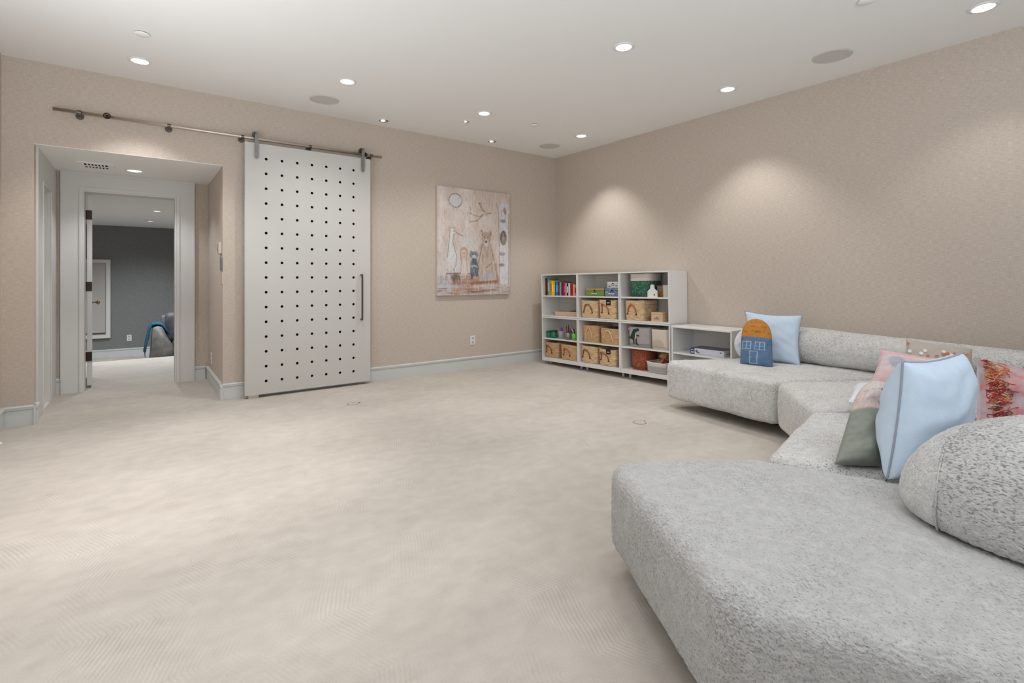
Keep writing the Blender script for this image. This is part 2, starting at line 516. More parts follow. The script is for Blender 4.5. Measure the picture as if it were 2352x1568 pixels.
# doorway in the alcove's back wall: wide flat casing, jamb, open door leaf
bm = prism(nb(), [(-5.505, 0), (-5.335, 0), (-5.335, 2.065), (-4.535, 2.065), (-4.535, 0), (-4.365, 0), (-4.365, 2.236), (-5.505, 2.236)], Y_AB - 0.026, Y_AB, 'y')
t = struct('trim_1', bm, M_CASE, label='wide flat white casing around the open doorway')
bm = prism(nb(), [(-5.362, 0), (-5.333, 0), (-5.333, 2.063), (-4.537, 2.063), (-4.537, 0), (-4.508, 0), (-4.508, 2.092), (-5.362, 2.092)], Y_AB - 0.038, Y_AB - 0.024, 'y')
obj('casing_bead', bm, M_CASE, t)
bm = prism(nb(), [(-5.505, 0), (-5.488, 0), (-5.488, 2.219), (-4.382, 2.219), (-4.382, 0), (-4.365, 0), (-4.365, 2.236), (-5.505, 2.236)], Y_AB - 0.036, Y_AB - 0.024, 'y')
obj('back_band', bm, M_CASE, t)
bm = prism(nb(), [(-5.336, 0), (-5.322, 0), (-5.322, 2.048), (-4.552, 2.048), (-4.552, 0), (-4.538, 0), (-4.538, 2.064), (-5.336, 2.064)], Y_AB - 0.03, Y_AB + 0.155, 'y')
obj('jamb_lining', bm, M_CASE, t)
# door leaf seen on its hinge edge (hinges are dark bronze leaves let into that edge)
ang = math.radians(93.6)
leaf = bpy.data.objects.new('door_1', None); C.objects.link(leaf); leaf.location = (-5.322, Y_AB + 0.165, 0); leaf.rotation_euler = (0, 0, ang)
leaf['kind'] = 'structure'; leaf['label'] = 'white door leaf standing open into the grey room, seen on its hinge edge'
leaf_w = 0.76
bm = bx(0.006, leaf_w, -0.052, -0.008, 0.03, 2.04, 0.002)
obj('door_leaf', bm, M_CASE, leaf)
for z in (1.83, 1.075, 0.335):
    bm = bx(-0.003, 0.0075, -0.050, -0.006, z - 0.048, z + 0.048)
    cyl(bm, (0.0, 0.0, z - 0.05), (0.0, 0.0, z + 0.05), 0.007, 10)
    obj('hinge', bm, M_BRONZE, leaf)
bm = lathe(nb(), [(0.026, 0), (0.026, 0.006), (0.010, 0.010), (0.009, 0.035), (0.022, 0.045), (0.028, 0.058), (0.024, 0.070), (0.0, 0.074)], 20)
k = obj('door_knob', bm, mat('antique_nickel', (150, 128, 108), 0.3, 1.0), leaf, True)
k.location = (leaf_w - 0.065, -0.052, 0.88); k.rotation_euler = (PI / 2, 0, 0)

# door in the alcove's left wall
t = struct('door_2', bx(X_AL - 0.09, X_AL - 0.05, 0.372, 0.818, 0.012, 1.963), M_CASE, label='white door set in the left side of the alcove')
bm = prism(nb(), [(0.40, 0.15), (0.43, 0.15), (0.43, 1.905), (0.76, 1.905), (0.76, 0.15), (0.79, 0.15), (0.79, 1.935), (0.40, 1.935)], X_AL - 0.05, X_AL - 0.04, 'x')
obj('panel_moulding', bm, M_CASE, t)
obj('threshold', bx(X_AL - 0.1, X_AL + 0.006, 0.372, 0.818, 0.0, 0.011), M_WHITEP, t)
bm = prism(nb(), [(0.10, 0), (0.372, 0), (0.372, 1.963), (0.818, 1.963), (0.818, 0), (Y_AB - 0.002, 0), (Y_AB - 0.002, 2.238), (0.10, 2.238)], X_AL, X_AL + 0.014, 'x')
obj('door_lining', prism(nb(), [(0.3705, 0), (0.374, 0), (0.374, 1.961), (0.816, 1.961), (0.816, 0), (0.8195, 0), (0.8195, 1.9645), (0.3705, 1.9645)], X_AL - 0.1, X_AL + 0.013, 'x'), M_CASE, t)
t = struct('trim_2', bm, M_CASE, label='white casing filling the left side of the alcove')
bm = prism(nb(), [(0.345, 0), (0.372, 0), (0.372, 1.963), (0.818, 1.963), (0.818, 0), (0.845, 0), (0.845, 1.99), (0.345, 1.99)], X_AL + 0.012, X_AL + 0.022, 'x')
obj('casing_bead', bm, M_CASE, t)

# small framed access door in the grey wall
t = struct('door_3', bx(-5.92, -5.35, 6.38, 6.405, 0.12, 1.44), mat('access_door_grey', (178, 174, 170), 0.5), label='small framed access door low in the grey wall')
bm = nb()
for a in ((-5.97, -5.91, 0.06, 1.5), (-5.35, -5.286, 0.06, 1.5), (-5.91, -5.35, 0.06, 0.12), (-5.91, -5.35, 1.44, 1.5)):
    box(bm, a[0], a[1], 6.355, 6.40, a[2], a[3])
obj('door_frame', bm, M_CASE, t)
obj('door_stop', bx(-5.90, -5.36, 6.374, 6.392, 0.135, 0.16), M_STEEL_D, t)

# spring door stop at the left wall
t = thing('door_stop', 'small steel door stop sticking out low from the left wall', 'door stop', (X_L + 0.016, -0.72, 0.045))
obj('stem', cyl(nb(), (0, 0, 0), (0.075, 0, 0), 0.008, 12), M_STEEL, t, True)
obj('tip', cyl(nb(), (0.073, 0, 0), (0.098, 0, 0), 0.013, 14, 0.011), M_WHITEP, t, True)


# ------------------------------------------------------------------ wall plates
def outlet_plate(label, loc, rotz):
    """duplex outlet; front faces local -y"""
    t = thing('wall_outlet', label, 'outlet', loc, rotz)
    obj('cover_plate', bx(-0.036, 0.036, -0.006, 0, -0.058, 0.058, 0.002), M_WHITEP, t)
    for z in (0.026, -0.026):
        s = obj('socket', bx(-0.017, 0.017, -0.0085, -0.005, z - 0.015, z + 0.015, 0.003), mat('outlet_grey', (196, 196, 190), 0.5), t)
        bm = nb()
        for x in (-0.007, 0.007):
            box(bm, x - 0.0012, x + 0.0012, -0.0095, -0.0084, z - 0.002, z + 0.007)
        cyl(bm, (0, -0.0084, z - 0.008), (0, -0.0095, z - 0.008), 0.0022, 8)
        obj('slots', bm, M_DARK, s)
    return t


outlet_plate('white duplex outlet low on the beige wall below the painting', (-1.423, 0, 0.364), 0)
outlet_plate('white duplex outlet low on the grey wall in the next room', (-5.01, 6.4, 0.035), 0)
outlet_plate('white duplex outlet low on the right side of the alcove', (X_AR, 0.90, 0.285), -PI / 2)
t = thing('thermostat', 'small beige thermostat at the top of the controls beside the alcove', 'thermostat', (X_AR, 0.12, 1.455), -PI / 2)
obj('housing', bx(-0.075, 0.06, -0.022, 0, -0.055, 0.055, 0.004), mat('beige_plastic', (214, 203, 190), 0.5), t)
obj('display', bx(-0.068, -0.022, -0.0235, -0.021, -0.035, 0.04), mat('grey_screen', (120, 112, 104), 0.3), t)
t = thing('control_panel', 'slim dark wall control under the thermostat', 'control panel', (X_AR, 0.045, 1.30), -PI / 2)
obj('housing', bx(-0.042, 0.038, -0.014, 0, -0.062, 0.062, 0.003), mat('taupe_plastic', (150, 138, 126), 0.5), t)
obj('screen', bx(-0.01, 0.0395, -0.016, -0.001, -0.058, 0.058), mat('black_glass', (38, 28, 22), 0.2), t)
t = thing('light_switch', 'beige light switch plate, lowest of the three controls beside the alcove', 'light switch', (X_AR, 0.04, 1.165), -PI / 2)
obj('cover_plate', bx(-0.04, 0.04, -0.006, 0, -0.058, 0.058, 0.002), mat('wall_toned_plate', (196, 184, 170), 0.5), t)
obj('rocker', bx(-0.016, 0.016, -0.010, -0.005, -0.033, 0.033, 0.002), mat('wall_toned_plate', (196, 184, 170), 0.5), t)

# ------------------------------------------------------------------ ceiling fittings
M_LENS = mat('lit_lens', (255, 250, 240), 0.3, emis=5.0)
M_RING = mat('ceiling_trim_ring', (230, 229, 226), 0.5)
M_REFL = mat('lamp_reflector', (235, 233, 228), 0.15, 0.7)


def spot(parent, watts, size=100, blend=0.6, loc=(0, 0, -0.03), rot=(0, 0, 0), col=WARM, radius=0.035):
    l = bpy.data.lights.new('bulb', 'SPOT'); l.energy = watts; l.spot_size = math.radians(size); l.spot_blend = blend
    l.shadow_soft_size = radius; l.color = col
    o = bpy.data.objects.new('bulb', l); C.objects.link(o); o.parent = parent; o.location = loc; o.rotation_euler = rot
    return o


def downlight(label, x, y, z=H, watts=SPOT_W, size=100, blend=0.6, name='ceiling_downlight', col=WARM, k=1.0):
    t = thing(name, label, 'ceiling light', (x, y, z), 0, 'round recessed ceiling downlights')
    t.scale = (k, k, 1)
    obj('trim_ring', lathe(nb(), [(0.056, -0.0005), (0.058, -0.008), (0.064, -0.010), (0.078, -0.005), (0.080, -0.0005)], 32), M_RING, t, True)
    bm = nb()                                     # faceted reflector, slightly domed upward behind the ring
    lathe(bm, [(0.057, -0.0065), (0.045, -0.0050), (0.020, -0.0035), (0.0, -0.003)], 24)
    obj('lens', bm, M_LENS, t)
    bm = nb()
    for i in range(8):
        a = PI * i / 8
        cyl(bm, (math.cos(a) * 0.053, math.sin(a) * 0.053, -0.0068), (-math.cos(a) * 0.053, -math.sin(a) * 0.053, -0.0068), 0.0009, 4)
    f = obj('reflector_facets', bm, mat('reflector_grey', (190, 195, 200), 0.3), t)
    f['kind'] = 'stuff'
    spot(t, watts, size, blend, col=col)
    return t


def adjustable(label, x, y, rz, r=0.055, watts=SPOT_W * 0.45, tilt=22):
    t = thing('adjustable_downlight', label, 'ceiling light', (x, y, H), rz, 'small adjustable ceiling spotlights')
    obj('trim_ring', lathe(nb(), [(r * .92, -0.0005), (r * .94, -0.007), (r * 1.08, -0.008), (r * 1.25, -0.003), (r * 1.27, -0.0005)], 28), M_RING, t, True)
    obj('baffle', lathe(nb(), [(r * .92, -0.0055), (0, -0.0045)], 24), mat('baffle_grey', (120, 116, 110), 0.4), t)
    bm = nb(); cyl(bm, (-r * 0.15, 0, -0.0055), (-r * 0.15, 0, -0.012), r * 0.42, 20, r * 0.34)
    obj('lens', bm, M_LENS, t)
    obj('gimbal', prism(nb(), [(r * .30, -r * .6), (r * .62, -r * .45), (r * .72, 0), (r * .62, r * .45), (r * .30, r * .6)], -0.0125, -0.005), M_STEEL_D, t)
    return t


LX = (-4.87, -3.40, -1.955, -0.535)
names = {
    (0, 0): 'lit ceiling downlight nearest the alcove opening',
    (1, 0): 'lit ceiling downlight above the perforated sliding door',
    (2, 0): 'lit ceiling downlight out from the wall with the painting',
    (3, 0): 'lit ceiling downlight above the cube shelves by the corner',
    (2, 1): 'lit ceiling downlight over the open carpet in the middle of the ceiling',
    (3, 1): 'lit ceiling downlight above the far end of the sofa along the right wall',
    (3, 2): 'lit ceiling downlight above the right end of the sofa, nearest the camera',
}
LY = (-1.075, -2.975, -4.72)
rest = {}
for i, x in enumerate(LX):
    for j, y in enumerate(LY):
        if i == 0:
            continue
        if (i, j) in names:
            downlight(names[(i, j)], x, y, watts=(WALLWASH_W * (0.28 if j == 2 else 0.8 if j == 1 else 1.0)) if i == 3 else SPOT_W * (1.3 if j == 0 else 1.0), size=94 if i == 3 else 135 if j == 0 else 105, blend=.6 if i == 3 else .9)
        else:
            rest[(i, j)] = (x, y)
downlight(names[(0, 0)], -4.87, -0.51, watts=SPOT_W * 1.5, size=96)
for q, (x, y) in enumerate([(-4.83, -1.88), (-4.80, -3.28), (-4.80, -4.66), (-4.78, -6.02)] + list(rest.values())):
    t = downlight('lit round downlight in the ceiling outside the view', x, y, watts=SPOT_W * (3.5 if x < -4 and y > -3.0 else 2.1 if x < -4 and y > -4.0 else 0.3 if y < -5 else 0.25 if x < -4 else 0.45 if x < -3 else 0.2 if y < -4 else 0.9), size=104 if y < -5 else 64 if x < -4 else 100, blend=.9 if x < -4 else .6)
adjustable('half-lit adjustable ceiling spotlight nearest the sliding door', -2.71, -0.212, 0.35)
adjustable('smallest adjustable ceiling spotlight, out from the wall above the painting', -1.966, -0.725, 0.2, 0.038)
adjustable('half-lit adjustable ceiling spotlight close above the wall right of the painting', -1.272, -0.22, 0.1)
downlight('lit downlight in the low alcove ceiling', -4.909, 0.783, ZA, watts=19, size=125, col=(0.93, 0.98, 1.05))
downlight('lit downlight in the grey room ceiling, nearer the doorway', -4.66, 3.35, 2.13, watts=86, size=155, col=(0.93, 0.98, 1.03), k=.7)
downlight('lit downlight in the grey room ceiling, farther from the doorway', -4.71, 5.0, 2.13, watts=86, size=155, col=(0.93, 0.98, 1.03), k=.7)
for x in (-6.4, -3.2):
    spot_o = downlight('lit round downlight in the grey room hidden by the wall', x, 4.2, 2.13, watts=78, size=155, col=(0.93, 0.98, 1.03), k=.7)


def speaker(label, x, y, r=0.115):
    t = thing('ceiling_speaker', label, 'speaker', (x, y, H), 0, 'round flush ceiling speakers')
    obj('rim', lathe(nb(), [(r, -0.0005), (r, -0.006), (r + 0.006, -0.007), (r + 0.022, -0.002), (r + 0.022, -0.0005)], 40), mat('speaker_rim', (205, 203, 198), 0.5), t, True)
    obj('grille', lathe(nb(), [(r - 0.0008, -0.005), (r * 0.5, -0.0058), (0, -0.006)], 40), mat('speaker_grille', (204, 202, 198), 0.8, bump=0.4, bscale=600), t)
    return t


speaker('round grey ceiling speaker above the sliding door', -3.423, -0.478)
speaker('round grey ceiling speaker near the room corner above the shelves', -0.533, -0.478)
speaker('round grey ceiling speaker nearest the camera, above the right wall', -0.52, -3.837)


def detector(label, x, y, r=0.047, name='smoke_detector'):
    t = thing(name, label, 'detector', (x, y, H), 0, 'small round white ceiling detectors')
    obj('base_ring', lathe(nb(), [(r * 0.8, -0.0005), (r * 0.8, -0.006), (r * 0.78, -0.0065)], 24), M_DARK, t)
    obj('cover', lathe(nb(), [(r, -0.006), (r, -0.011), (r * 0.9, -0.0145), (0, -0.015)], 32), M_CEIL, t, True)
    return t


detector('small round white detector cover on the ceiling at upper left', -4.86, -1.081)
detector('small round white detector cover between the middle downlights and the corner', -1.278, -1.077, 0.043)
detector('small round white detector cover at the top edge of the view', -1.23, -4.304, 0.045)

# supply vent in the alcove ceiling: egg-crate grille with its slats
t = thing('ceiling_vent', 'white slatted air vent in the low alcove ceiling', 'vent', (-5.20, 0.73, ZA - 0.004), 0)
vx, vy = 0.088, 0.115
bm = nb()
for a in ((-vx - .05, vx + .05, -vy - .05, -vy), (-vx - .05, vx + .05, vy, vy + .05), (-vx - .05, -vx, -vy, vy), (vx, vx + .05, -vy, vy)):
    box(bm, a[0], a[1], a[2], a[3], -0.007, -0.0005)
obj('frame', bm, M_CEIL, t)
obj('vent_shade', bx(-vx, vx, -vy, vy, -0.0015, -0.0005), mat('vent_shadow', (40, 38, 36), 0.9), t)  # dark plate standing in for the shade behind the slats
s0 = obj('slat', bx(-0.0045, 0.0045, -vy, vy, -0.010, -0.0016), M_CEIL, t); s0.location = (-vx + 0.025, 0, 0)
for i in range(1, 6):
    s = s0.copy(); C.objects.link(s); s.location = (-vx + 0.025 * (i + 1), 0, 0)
obj('cross_slat', bx(-vx, vx, -0.006, 0.006, -0.0103, -0.0014), M_CEIL, t)

# ------------------------------------------------------------------ round covers set in the carpet
for nm, x, y in (('round carpeted floor outlet cover in front of the sliding door', -3.282, -0.886), ('round carpeted floor outlet cover in front of the sofa', -1.634, -2.862)):
    t = thing('floor_outlet', nm, 'floor outlet', (x, y, 0), 0, 'round floor outlet covers')
    obj('ring', lathe(nb(), [(0.048, 0.0005), (0.048, 0.004), (0.054, 0.004), (0.055, 0.0005)], 32), mat('floor_ring', (172, 161, 150), 0.6), t, True)
    obj('lid', lathe(nb(), [(0.046, 0.0005), (0.046, 0.003), (0, 0.0035)], 28), M_CARPET, t)
    obj('latch', cyl(nb(), (0.062, 0.0, 0.0), (0.062, 0.0, 0.004), 0.006, 10), M_BRONZE, t)

# ------------------------------------------------------------------ perforated sliding door on a steel rail
DX0, DX1, DZ0, DZ1, DYF, DYB = -4.058, -2.82, 0.03, 2.473, -0.105, -0.062
door = thing('sliding_door', 'white sliding barn door drilled with rows of round holes', 'door', ((DX0 + DX1) / 2, (DYF + DYB) / 2, DZ0))
ox, oy, oz = (DX0 + DX1) / 2, (DYF + DYB) / 2, DZ0
hx = [-3.872 + i * (3.872 - 3.007) / 6 for i in range(7)]
hz = [0.155 + j * (2.329 - 0.155) / 15 for j in range(16)]
R_H = 0.0135; NS = 16
xs = [DX0] + [(a + b) / 2 for a, b in zip(hx, hx[1:])] + [DX1]
zs = [DZ0] + [(a + b) / 2 for a, b in zip(hz, hz[1:])] + [DZ1]
bm = nb(); hole = nb()
vc = {}


def gv(x, y, z):
    k = (round(x, 5), round(y, 5), round(z, 5))
    if k not in vc:
        vc[k] = bm.verts.new((x - ox, y - oy, z - oz))
    return vc[k]


for i, cx_ in enumerate(hx):
    for j, cz_ in enumerate(hz):
        x0, x1, z0, z1 = xs[i], xs[i + 1], zs[j], zs[j + 1]
        ring = []; outer = []
        for s in range(NS):
            a = 2 * PI * s / NS + PI / 4
            ring.append((cx_ + R_H * math.cos(a), cz_ + R_H * math.sin(a)))
            c_, s_ = math.cos(a), math.sin(a); m_ = max(abs(c_), abs(s_)); c_, s_ = c_ / m_, s_ / m_
            outer.append((cx_ + ((x1 - cx_) if c_ > 0 else (cx_ - x0)) * c_, cz_ + ((z1 - cz_) if s_ > 0 else (cz_ - z0)) * s_))
        for s in range(NS):
            q = (s + 1) % NS
            f = [gv(outer[s][0], DYF, outer[s][1]), gv(outer[q][0], DYF, outer[q][1]), gv(ring[q][0], DYF, ring[q][1]), gv(ring[s][0], DYF, ring[s][1])]
            bm.faces.new(f)
            bm.faces.new([gv(ring[s][0], DYF, ring[s][1]), gv(ring[q][0], DYF, ring[q][1]), gv(ring[q][0], DYF + 0.003, ring[q][1]), gv(ring[s][0], DYF + 0.003, ring[s][1])])
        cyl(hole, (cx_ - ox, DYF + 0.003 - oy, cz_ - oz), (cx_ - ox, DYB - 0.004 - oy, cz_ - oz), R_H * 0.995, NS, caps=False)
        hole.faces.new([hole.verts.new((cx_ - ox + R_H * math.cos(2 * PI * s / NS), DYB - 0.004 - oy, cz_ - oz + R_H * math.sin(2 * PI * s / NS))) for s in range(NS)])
for (a, b, c_, d) in (((DX0, DZ0), (DX1, DZ0), 0, 0), ((DX1, DZ0), (DX1, DZ1), 0, 0), ((DX1, DZ1), (DX0, DZ1), 0, 0), ((DX0, DZ1), (DX0, DZ0), 0, 0)):
    quad(bm, [(a[0] - ox, DYF - oy, a[1] - oz), (b[0] - ox, DYF - oy, b[1] - oz), (b[0] - ox, DYB - oy, b[1] - oz), (a[0] - ox, DYB - oy, a[1] - oz)])
quad(bm, [(DX0 - ox, DYB - oy, 0), (DX1 - ox, DYB - oy, 0), (DX1 - ox, DYB - oy, DZ1 - oz), (DX0 - ox, DYB - oy, DZ1 - oz)])
obj('door_panel', bm, M_DOOR, door)
h = obj('hole_shade', hole, mat('hole_shade_dark', (26, 24, 22), 0.7), door); h['label'] = 'shade inside the drilled holes, painted dark'  # dark colour stands in for the shade inside the holes
bm = nb(); box(bm, -2.932, -2.915, -0.150, -0.140, 0.705, 1.205, 0.001)
box(bm, -2.932, -2.915, -0.141, DYF, 0.705, 0.722); box(bm, -2.932, -2.915, -0.141, DYF, 1.188, 1.205)
for v in bm.verts:
    v.co -= Vector((ox, oy, oz))
o = obj('pull_handle', bm, M_STEEL_D, door); o['label'] = 'long flat steel pull handle'
RY, RZ = -0.085, 2.520
for x in (-3.96, -2.908):
    bm = nb()
    pts = [(x - 0.016, 2.335), (x - 0.012, 2.325), (x, 2.319), (x + 0.012, 2.325), (x + 0.016, 2.335), (x + 0.016, 2.570), (x + 0.011, 2.582), (x, 2.587), (x - 0.011, 2.582), (x - 0.016, 2.570)]
    prism(bm, pts, DYF - 0.022, DYF - 0.015, 'y')
    for z in (2.345, 2.40):
        cyl(bm, (x, DYF, z), (x, DYF - 0.027, z), 0.009, 14)
    for v in bm.verts:
        v.co -= Vector((ox, oy, oz))
    hg = obj('hanger_strap', bm, mat('satin_steel', (140, 139, 136), 0.45, 0.8), door)
    bm = nb(); cyl(bm, (x - 0.008, RY - 0.012, RZ + 0.040), (x - 0.008, RY + 0.012, RZ + 0.040), 0.0255, 24)
    cyl(bm, (x - 0.008, DYF - 0.026, RZ + 0.040), (x - 0.008, RY + 0.0, RZ + 0.040), 0.008, 12)
    for v in bm.verts:
        v.co -= Vector((ox, oy, oz))
    obj('roller_wheel', bm, M_STEEL_D, hg)
bm = bx(DX0 + 0.03 - ox, DX0 + 0.12 - ox, -0.02, 0.012, -DZ0, 0.0)
obj('floor_guide', bm, M_STEEL, door)

rail = thing('door_rail', 'long brushed steel rail carrying the sliding door, fixed above the alcove', 'rail', (-5.43, 0, RZ))
rx = -5.43
obj('rail_tube', cyl(nb(), (0, RY, 0), (-2.682 - rx, RY, 0), 0.0145, 20), M_STEEL, rail, True)
for x in (-5.27, -4.66, -4.075, -3.45, -2.80):
    bm = nb(); cyl(bm, (x - rx, 0, -0.012), (x - rx, -0.010, -0.012), 0.028, 24); cyl(bm, (x - rx, -0.01, -0.006), (x - rx, RY, -0.002), 0.011, 14)
    cyl(bm, (x - rx - 0.013, RY, 0), (x - rx + 0.013, RY, 0), 0.0175, 18)
    obj('wall_standoff', bm, M_STEEL_D, rail, False)
for x in (-5.09, -2.873):
    bm = nb(); cyl(bm, (x - rx - 0.011, RY, 0), (x - rx + 0.011, RY, 0), 0.017, 18)
    rr_ = 0.022 if x < -4 else 0.017
    tube(bm, [(x - rx + rr_ * math.cos(PI * i / 12), RY - 0.022, rr_ * math.sin(PI * i / 12)) for i in range(24)], 0.0042, 8, True)
    obj('end_stop', bm, M_BRONZE, rail)

# ------------------------------------------------------------------ canvas painting (flat print on a stretched canvas)
cv = Canvas(300, 220, (214, 198, 186))
n1 = vnoise(300, 220, 7, 26, 1); n2 = vnoise(300, 220, 40, 60, 2); n3 = vnoise(300, 220, 12, 12, 3); n4 = vnoise(300, 220, 90, 12, 4)
cv.blend((n1 - .35) * 2.0, (216, 186, 170), .8); cv.blend((n3 - .5) * 3, (226, 216, 206), .8); cv.blend((n2 - .5) * 2, (196, 186, 180), .35)
for u, k in ((.05, .7), (.38, .8), (.30, .4), (.45, .5), (.78, .35)):
    cv.blend(np.exp(-((cv.U - u) / .035) ** 2) * (cv.V < .6) * (n1 + .3), (232, 226, 220), k)
cv.blend(np.exp(-(((cv.U - .2) / .22) ** 2 + ((cv.V - .72) / .16) ** 2)), (224, 226, 226), .8)
cv.blend(np.exp(-(((cv.U - .65) / .10) ** 2 + ((cv.V - .30) / .07) ** 2)), (224, 217, 210), .9)
cv.blend(np.exp(-(((cv.U - .45) / .15) ** 2 + ((cv.V - .50) / .07) ** 2)), (214, 216, 214), .8)
# ground
cv.blend(((cv.V > .815) & (cv.U < .84)).astype(float) * (n4 * .8 + .35), (164, 120, 98), .85)
cv.blend((cv.V > .90).astype(float) * (vnoise(300, 220, 50, 5, 9) * 1.4 - .2), (206, 200, 204), .9)
cv.blend(((cv.V > .80) & (cv.U < .17)).astype(float) * (n2 + .2), (205, 212, 228), .8)
cv.blend(((cv.V > .93)).astype(float) * (n4 - .45) * 3, (150, 112, 96), .8)
cv.blend((cv.V > .89) * (cv.U > .8) * (n2 * .9), (186, 166, 160), .8)
cv.line([(.12, .80), (.3, .795), (.45, .80)], .006, (134, 92, 74), .8)
cv.line([(.45, .895), (.8, .87)], .014, (142, 90, 66), .7); cv.line([(.45, .975), (.62, .97)], .006, (112, 80, 66), .8)
cv.ell(.24, .84, .04, .03, (96, 84, 68), .7, soft=.8)
# moon
cv.ell(.235, .118, .085, .064, (214, 212, 212)); cv.ring(.235, .118, .085, .064, .0042, (118, 112, 116), 1, asp=1.1)
# branch and small bird
for pts in ([(.42, .22), (.50, .245), (.58, .25), (.64, .22), (.73, .205)], [(.58, .25), (.53, .29), (.42, .31)], [(.43, .16), (.435, .2)], [(.62, .215), (.56, .26)]):
    cv.line(pts, .0035, (128, 112, 100), .9)
cv.ell(.575, .15, .028, .03, (226, 214, 206), .8, rot=.8); cv.line([(.545, .125), (.57, .12), (.585, .15), (.62, .19), (.65, .205)], .004, (120, 104, 94)); cv.line([(.555, .13), (.58, .17), (.61, .195)], .003, (120, 104, 94))
# birch trunk with marks and the owl hollow
cv.rect(.845, .985, .10, .90, (222, 222, 226)); cv.blend(((cv.U > .845) & (cv.U < .985) & (cv.V > .1) & (cv.V < .9)) * (n2 - .4) * 1.2, (196, 198, 206), .7)
cv.line([(.80, .10), (.835, .2), (.842, .45), (.85, .9)], .004, (150, 138, 132)); cv.line([(.985, .2), (.98, .9)], .004, (150, 144, 138))
for u, v in ((.9, .275), (.89, .60), (.88, .71)):
    cv.ell(u, v, .03, .012, (136, 128, 126), .85, soft=.8)
cv.ell(.93, .175, .02, .035, (178, 142, 126), .9, rot=-.3); cv.ring(.905, .22, .03, .05, .003, (140, 134, 130), .8)
cv.ell(.905, .44, .046, .068, (110, 100, 92)); cv.ell(.91, .455, .032, .048, (164, 152, 142), .9)
cv.ell(.895, .42, .008, .007, (52, 46, 42)); cv.ell(.925, .42, .008, .007, (52, 46, 42)); cv.line([(.9, .47), (.92, .49)], .003, (110, 96, 88))
# crane
cv.ell(.195, .66, .065, .125, (228, 228, 228)); cv.line([(.19, .42), (.175, .50), (.185, .58)], .026, (226, 226, 226)); cv.ell(.2, .405, .035, .024, (228, 227, 226))
for pts in ([(.165, .38), (.155, .48), (.145, .56), (.13, .65)], [(.215, .43), (.2, .5), (.22, .56), (.255, .64), (.24, .72), (.2, .77)], [(.175, .77), (.18, .83)], [(.215, .76), (.22, .82)], [(.16, .372), (.23, .378)]):
    cv.line(pts, .0035, (128, 122, 120), .9)
cv.line([(.235, .41), (.28, .43), (.33, .445)], .0045, (150, 132, 124)); cv.ell(.215, .402, .008, .006, (90, 90, 96))
for u in (.165, .18, .195, .21, .225):
    cv.line([(u, .375), (u + .004, .345)], .0035, (206, 208, 196))
# little girl
cv.ell(.345, .60, .052, .05, (214, 160, 124), .95); cv.rect(.294, .315, .6, .675, (212, 158, 120), .9); cv.rect(.375, .396, .6, .665, (214, 162, 130), .9)
cv.ell(.345, .61, .033, .038, (226, 208, 196)); cv.ell(.333, .605, .005, .004, (90, 90, 92)); cv.ell(.36, .605, .005, .004, (90, 90, 92)); cv.line([(.34, .632), (.352, .632)], .003, (150, 150, 146))
cv.poly([(.32, .65), (.375, .65), (.395, .80), (.305, .80)], (228, 220, 214), .95); cv.line([(.335, .80), (.335, .84)], .007, (222, 200, 186)); cv.line([(.365, .80), (.365, .83)], .007, (222, 200, 186))
cv.line([(.32, .66), (.305, .8)], .003, (176, 148, 134)); cv.line([(.375, .66), (.395, .78)], .003, (176, 148, 134))
# cat
cv.poly([(.425, .615), (.44, .575), (.465, .595)], (120, 128, 134)); cv.poly([(.505, .595), (.525, .575), (.545, .61)], (120, 128, 134))
cv.ell(.483, .62, .058, .032, (132, 140, 146)); cv.ell(.483, .632, .03, .018, (206, 206, 204)); cv.ell(.465, .615, .008, .006, (44, 48, 56)); cv.ell(.503, .615, .008, .006, (44, 48, 56))
cv.poly([(.455, .655), (.515, .655), (.55, .74), (.545, .82), (.435, .82), (.43, .74)], (92, 102, 116)); cv.blend(((abs(cv.U - .49) < .07) & (cv.V > .66) & (cv.V < .82)) * (n2 - .45) * 1.6, (140, 146, 156), .8)
cv.line([(.45, .73), (.49, .72), (.53, .735)], .007, (196, 196, 198)); cv.line([(.46, .82), (.455, .84)], .01, (70, 74, 84))
# bear
cv.poly([(.60, .50), (.71, .50), (.76, .62), (.81, .74), (.82, .86), (.56, .87), (.55, .72), (.565, .6)], (200, 182, 166)); cv.blend(((cv.U > .55) & (cv.U < .81) & (cv.V > .5) & (cv.V < .86)) * (vnoise(300, 220, 24, 60, 8) - .5) * 2.2, (168, 148, 132), .8)
cv.ell(.655, .455, .062, .06, (188, 160, 138)); cv.ell(.59, .405, .02, .028, (160, 128, 106), rot=-.4); cv.ell(.715, .41, .018, .026, (172, 142, 120), rot=.4)
cv.ell(.59, .407, .01, .016, (206, 184, 168)); cv.ell(.655, .50, .028, .035, (218, 206, 196)); cv.ell(.655, .488, .016, .011, (96, 88, 88)); cv.ell(.63, .445, .007, .006, (70, 60, 56)); cv.ell(.68, .445, .007, .006, (70, 60, 56))
for pts in ([(.60, .51), (.575, .6), (.545, .7)], [(.715, .5), (.745, .6), (.80, .74), (.82, .86)], [(.65, .74), (.72, .70), (.76, .66)]):
    cv.line(pts, .005, (142, 110, 90), .8)
cv.ell(.62, .835, .036, .03, (176, 180, 190)); cv.ell(.715, .82, .045, .036, (180, 184, 192)); cv.line([(.665, .80), (.665, .87)], .004, (140, 138, 142))
for q in range(2):                               # soften the drawing, then lay dry-brush streaks over it
    cv.a = (cv.a + np.roll(cv.a, 1, 0) + np.roll(cv.a, -1, 0) + np.roll(cv.a, 1, 1) + np.roll(cv.a, -1, 1)) / 5 if q == 0 else cv.a
cv.blend((vnoise(300, 220, 22, 90, 61) - .52) * 2.2, (228, 224, 220), .55)
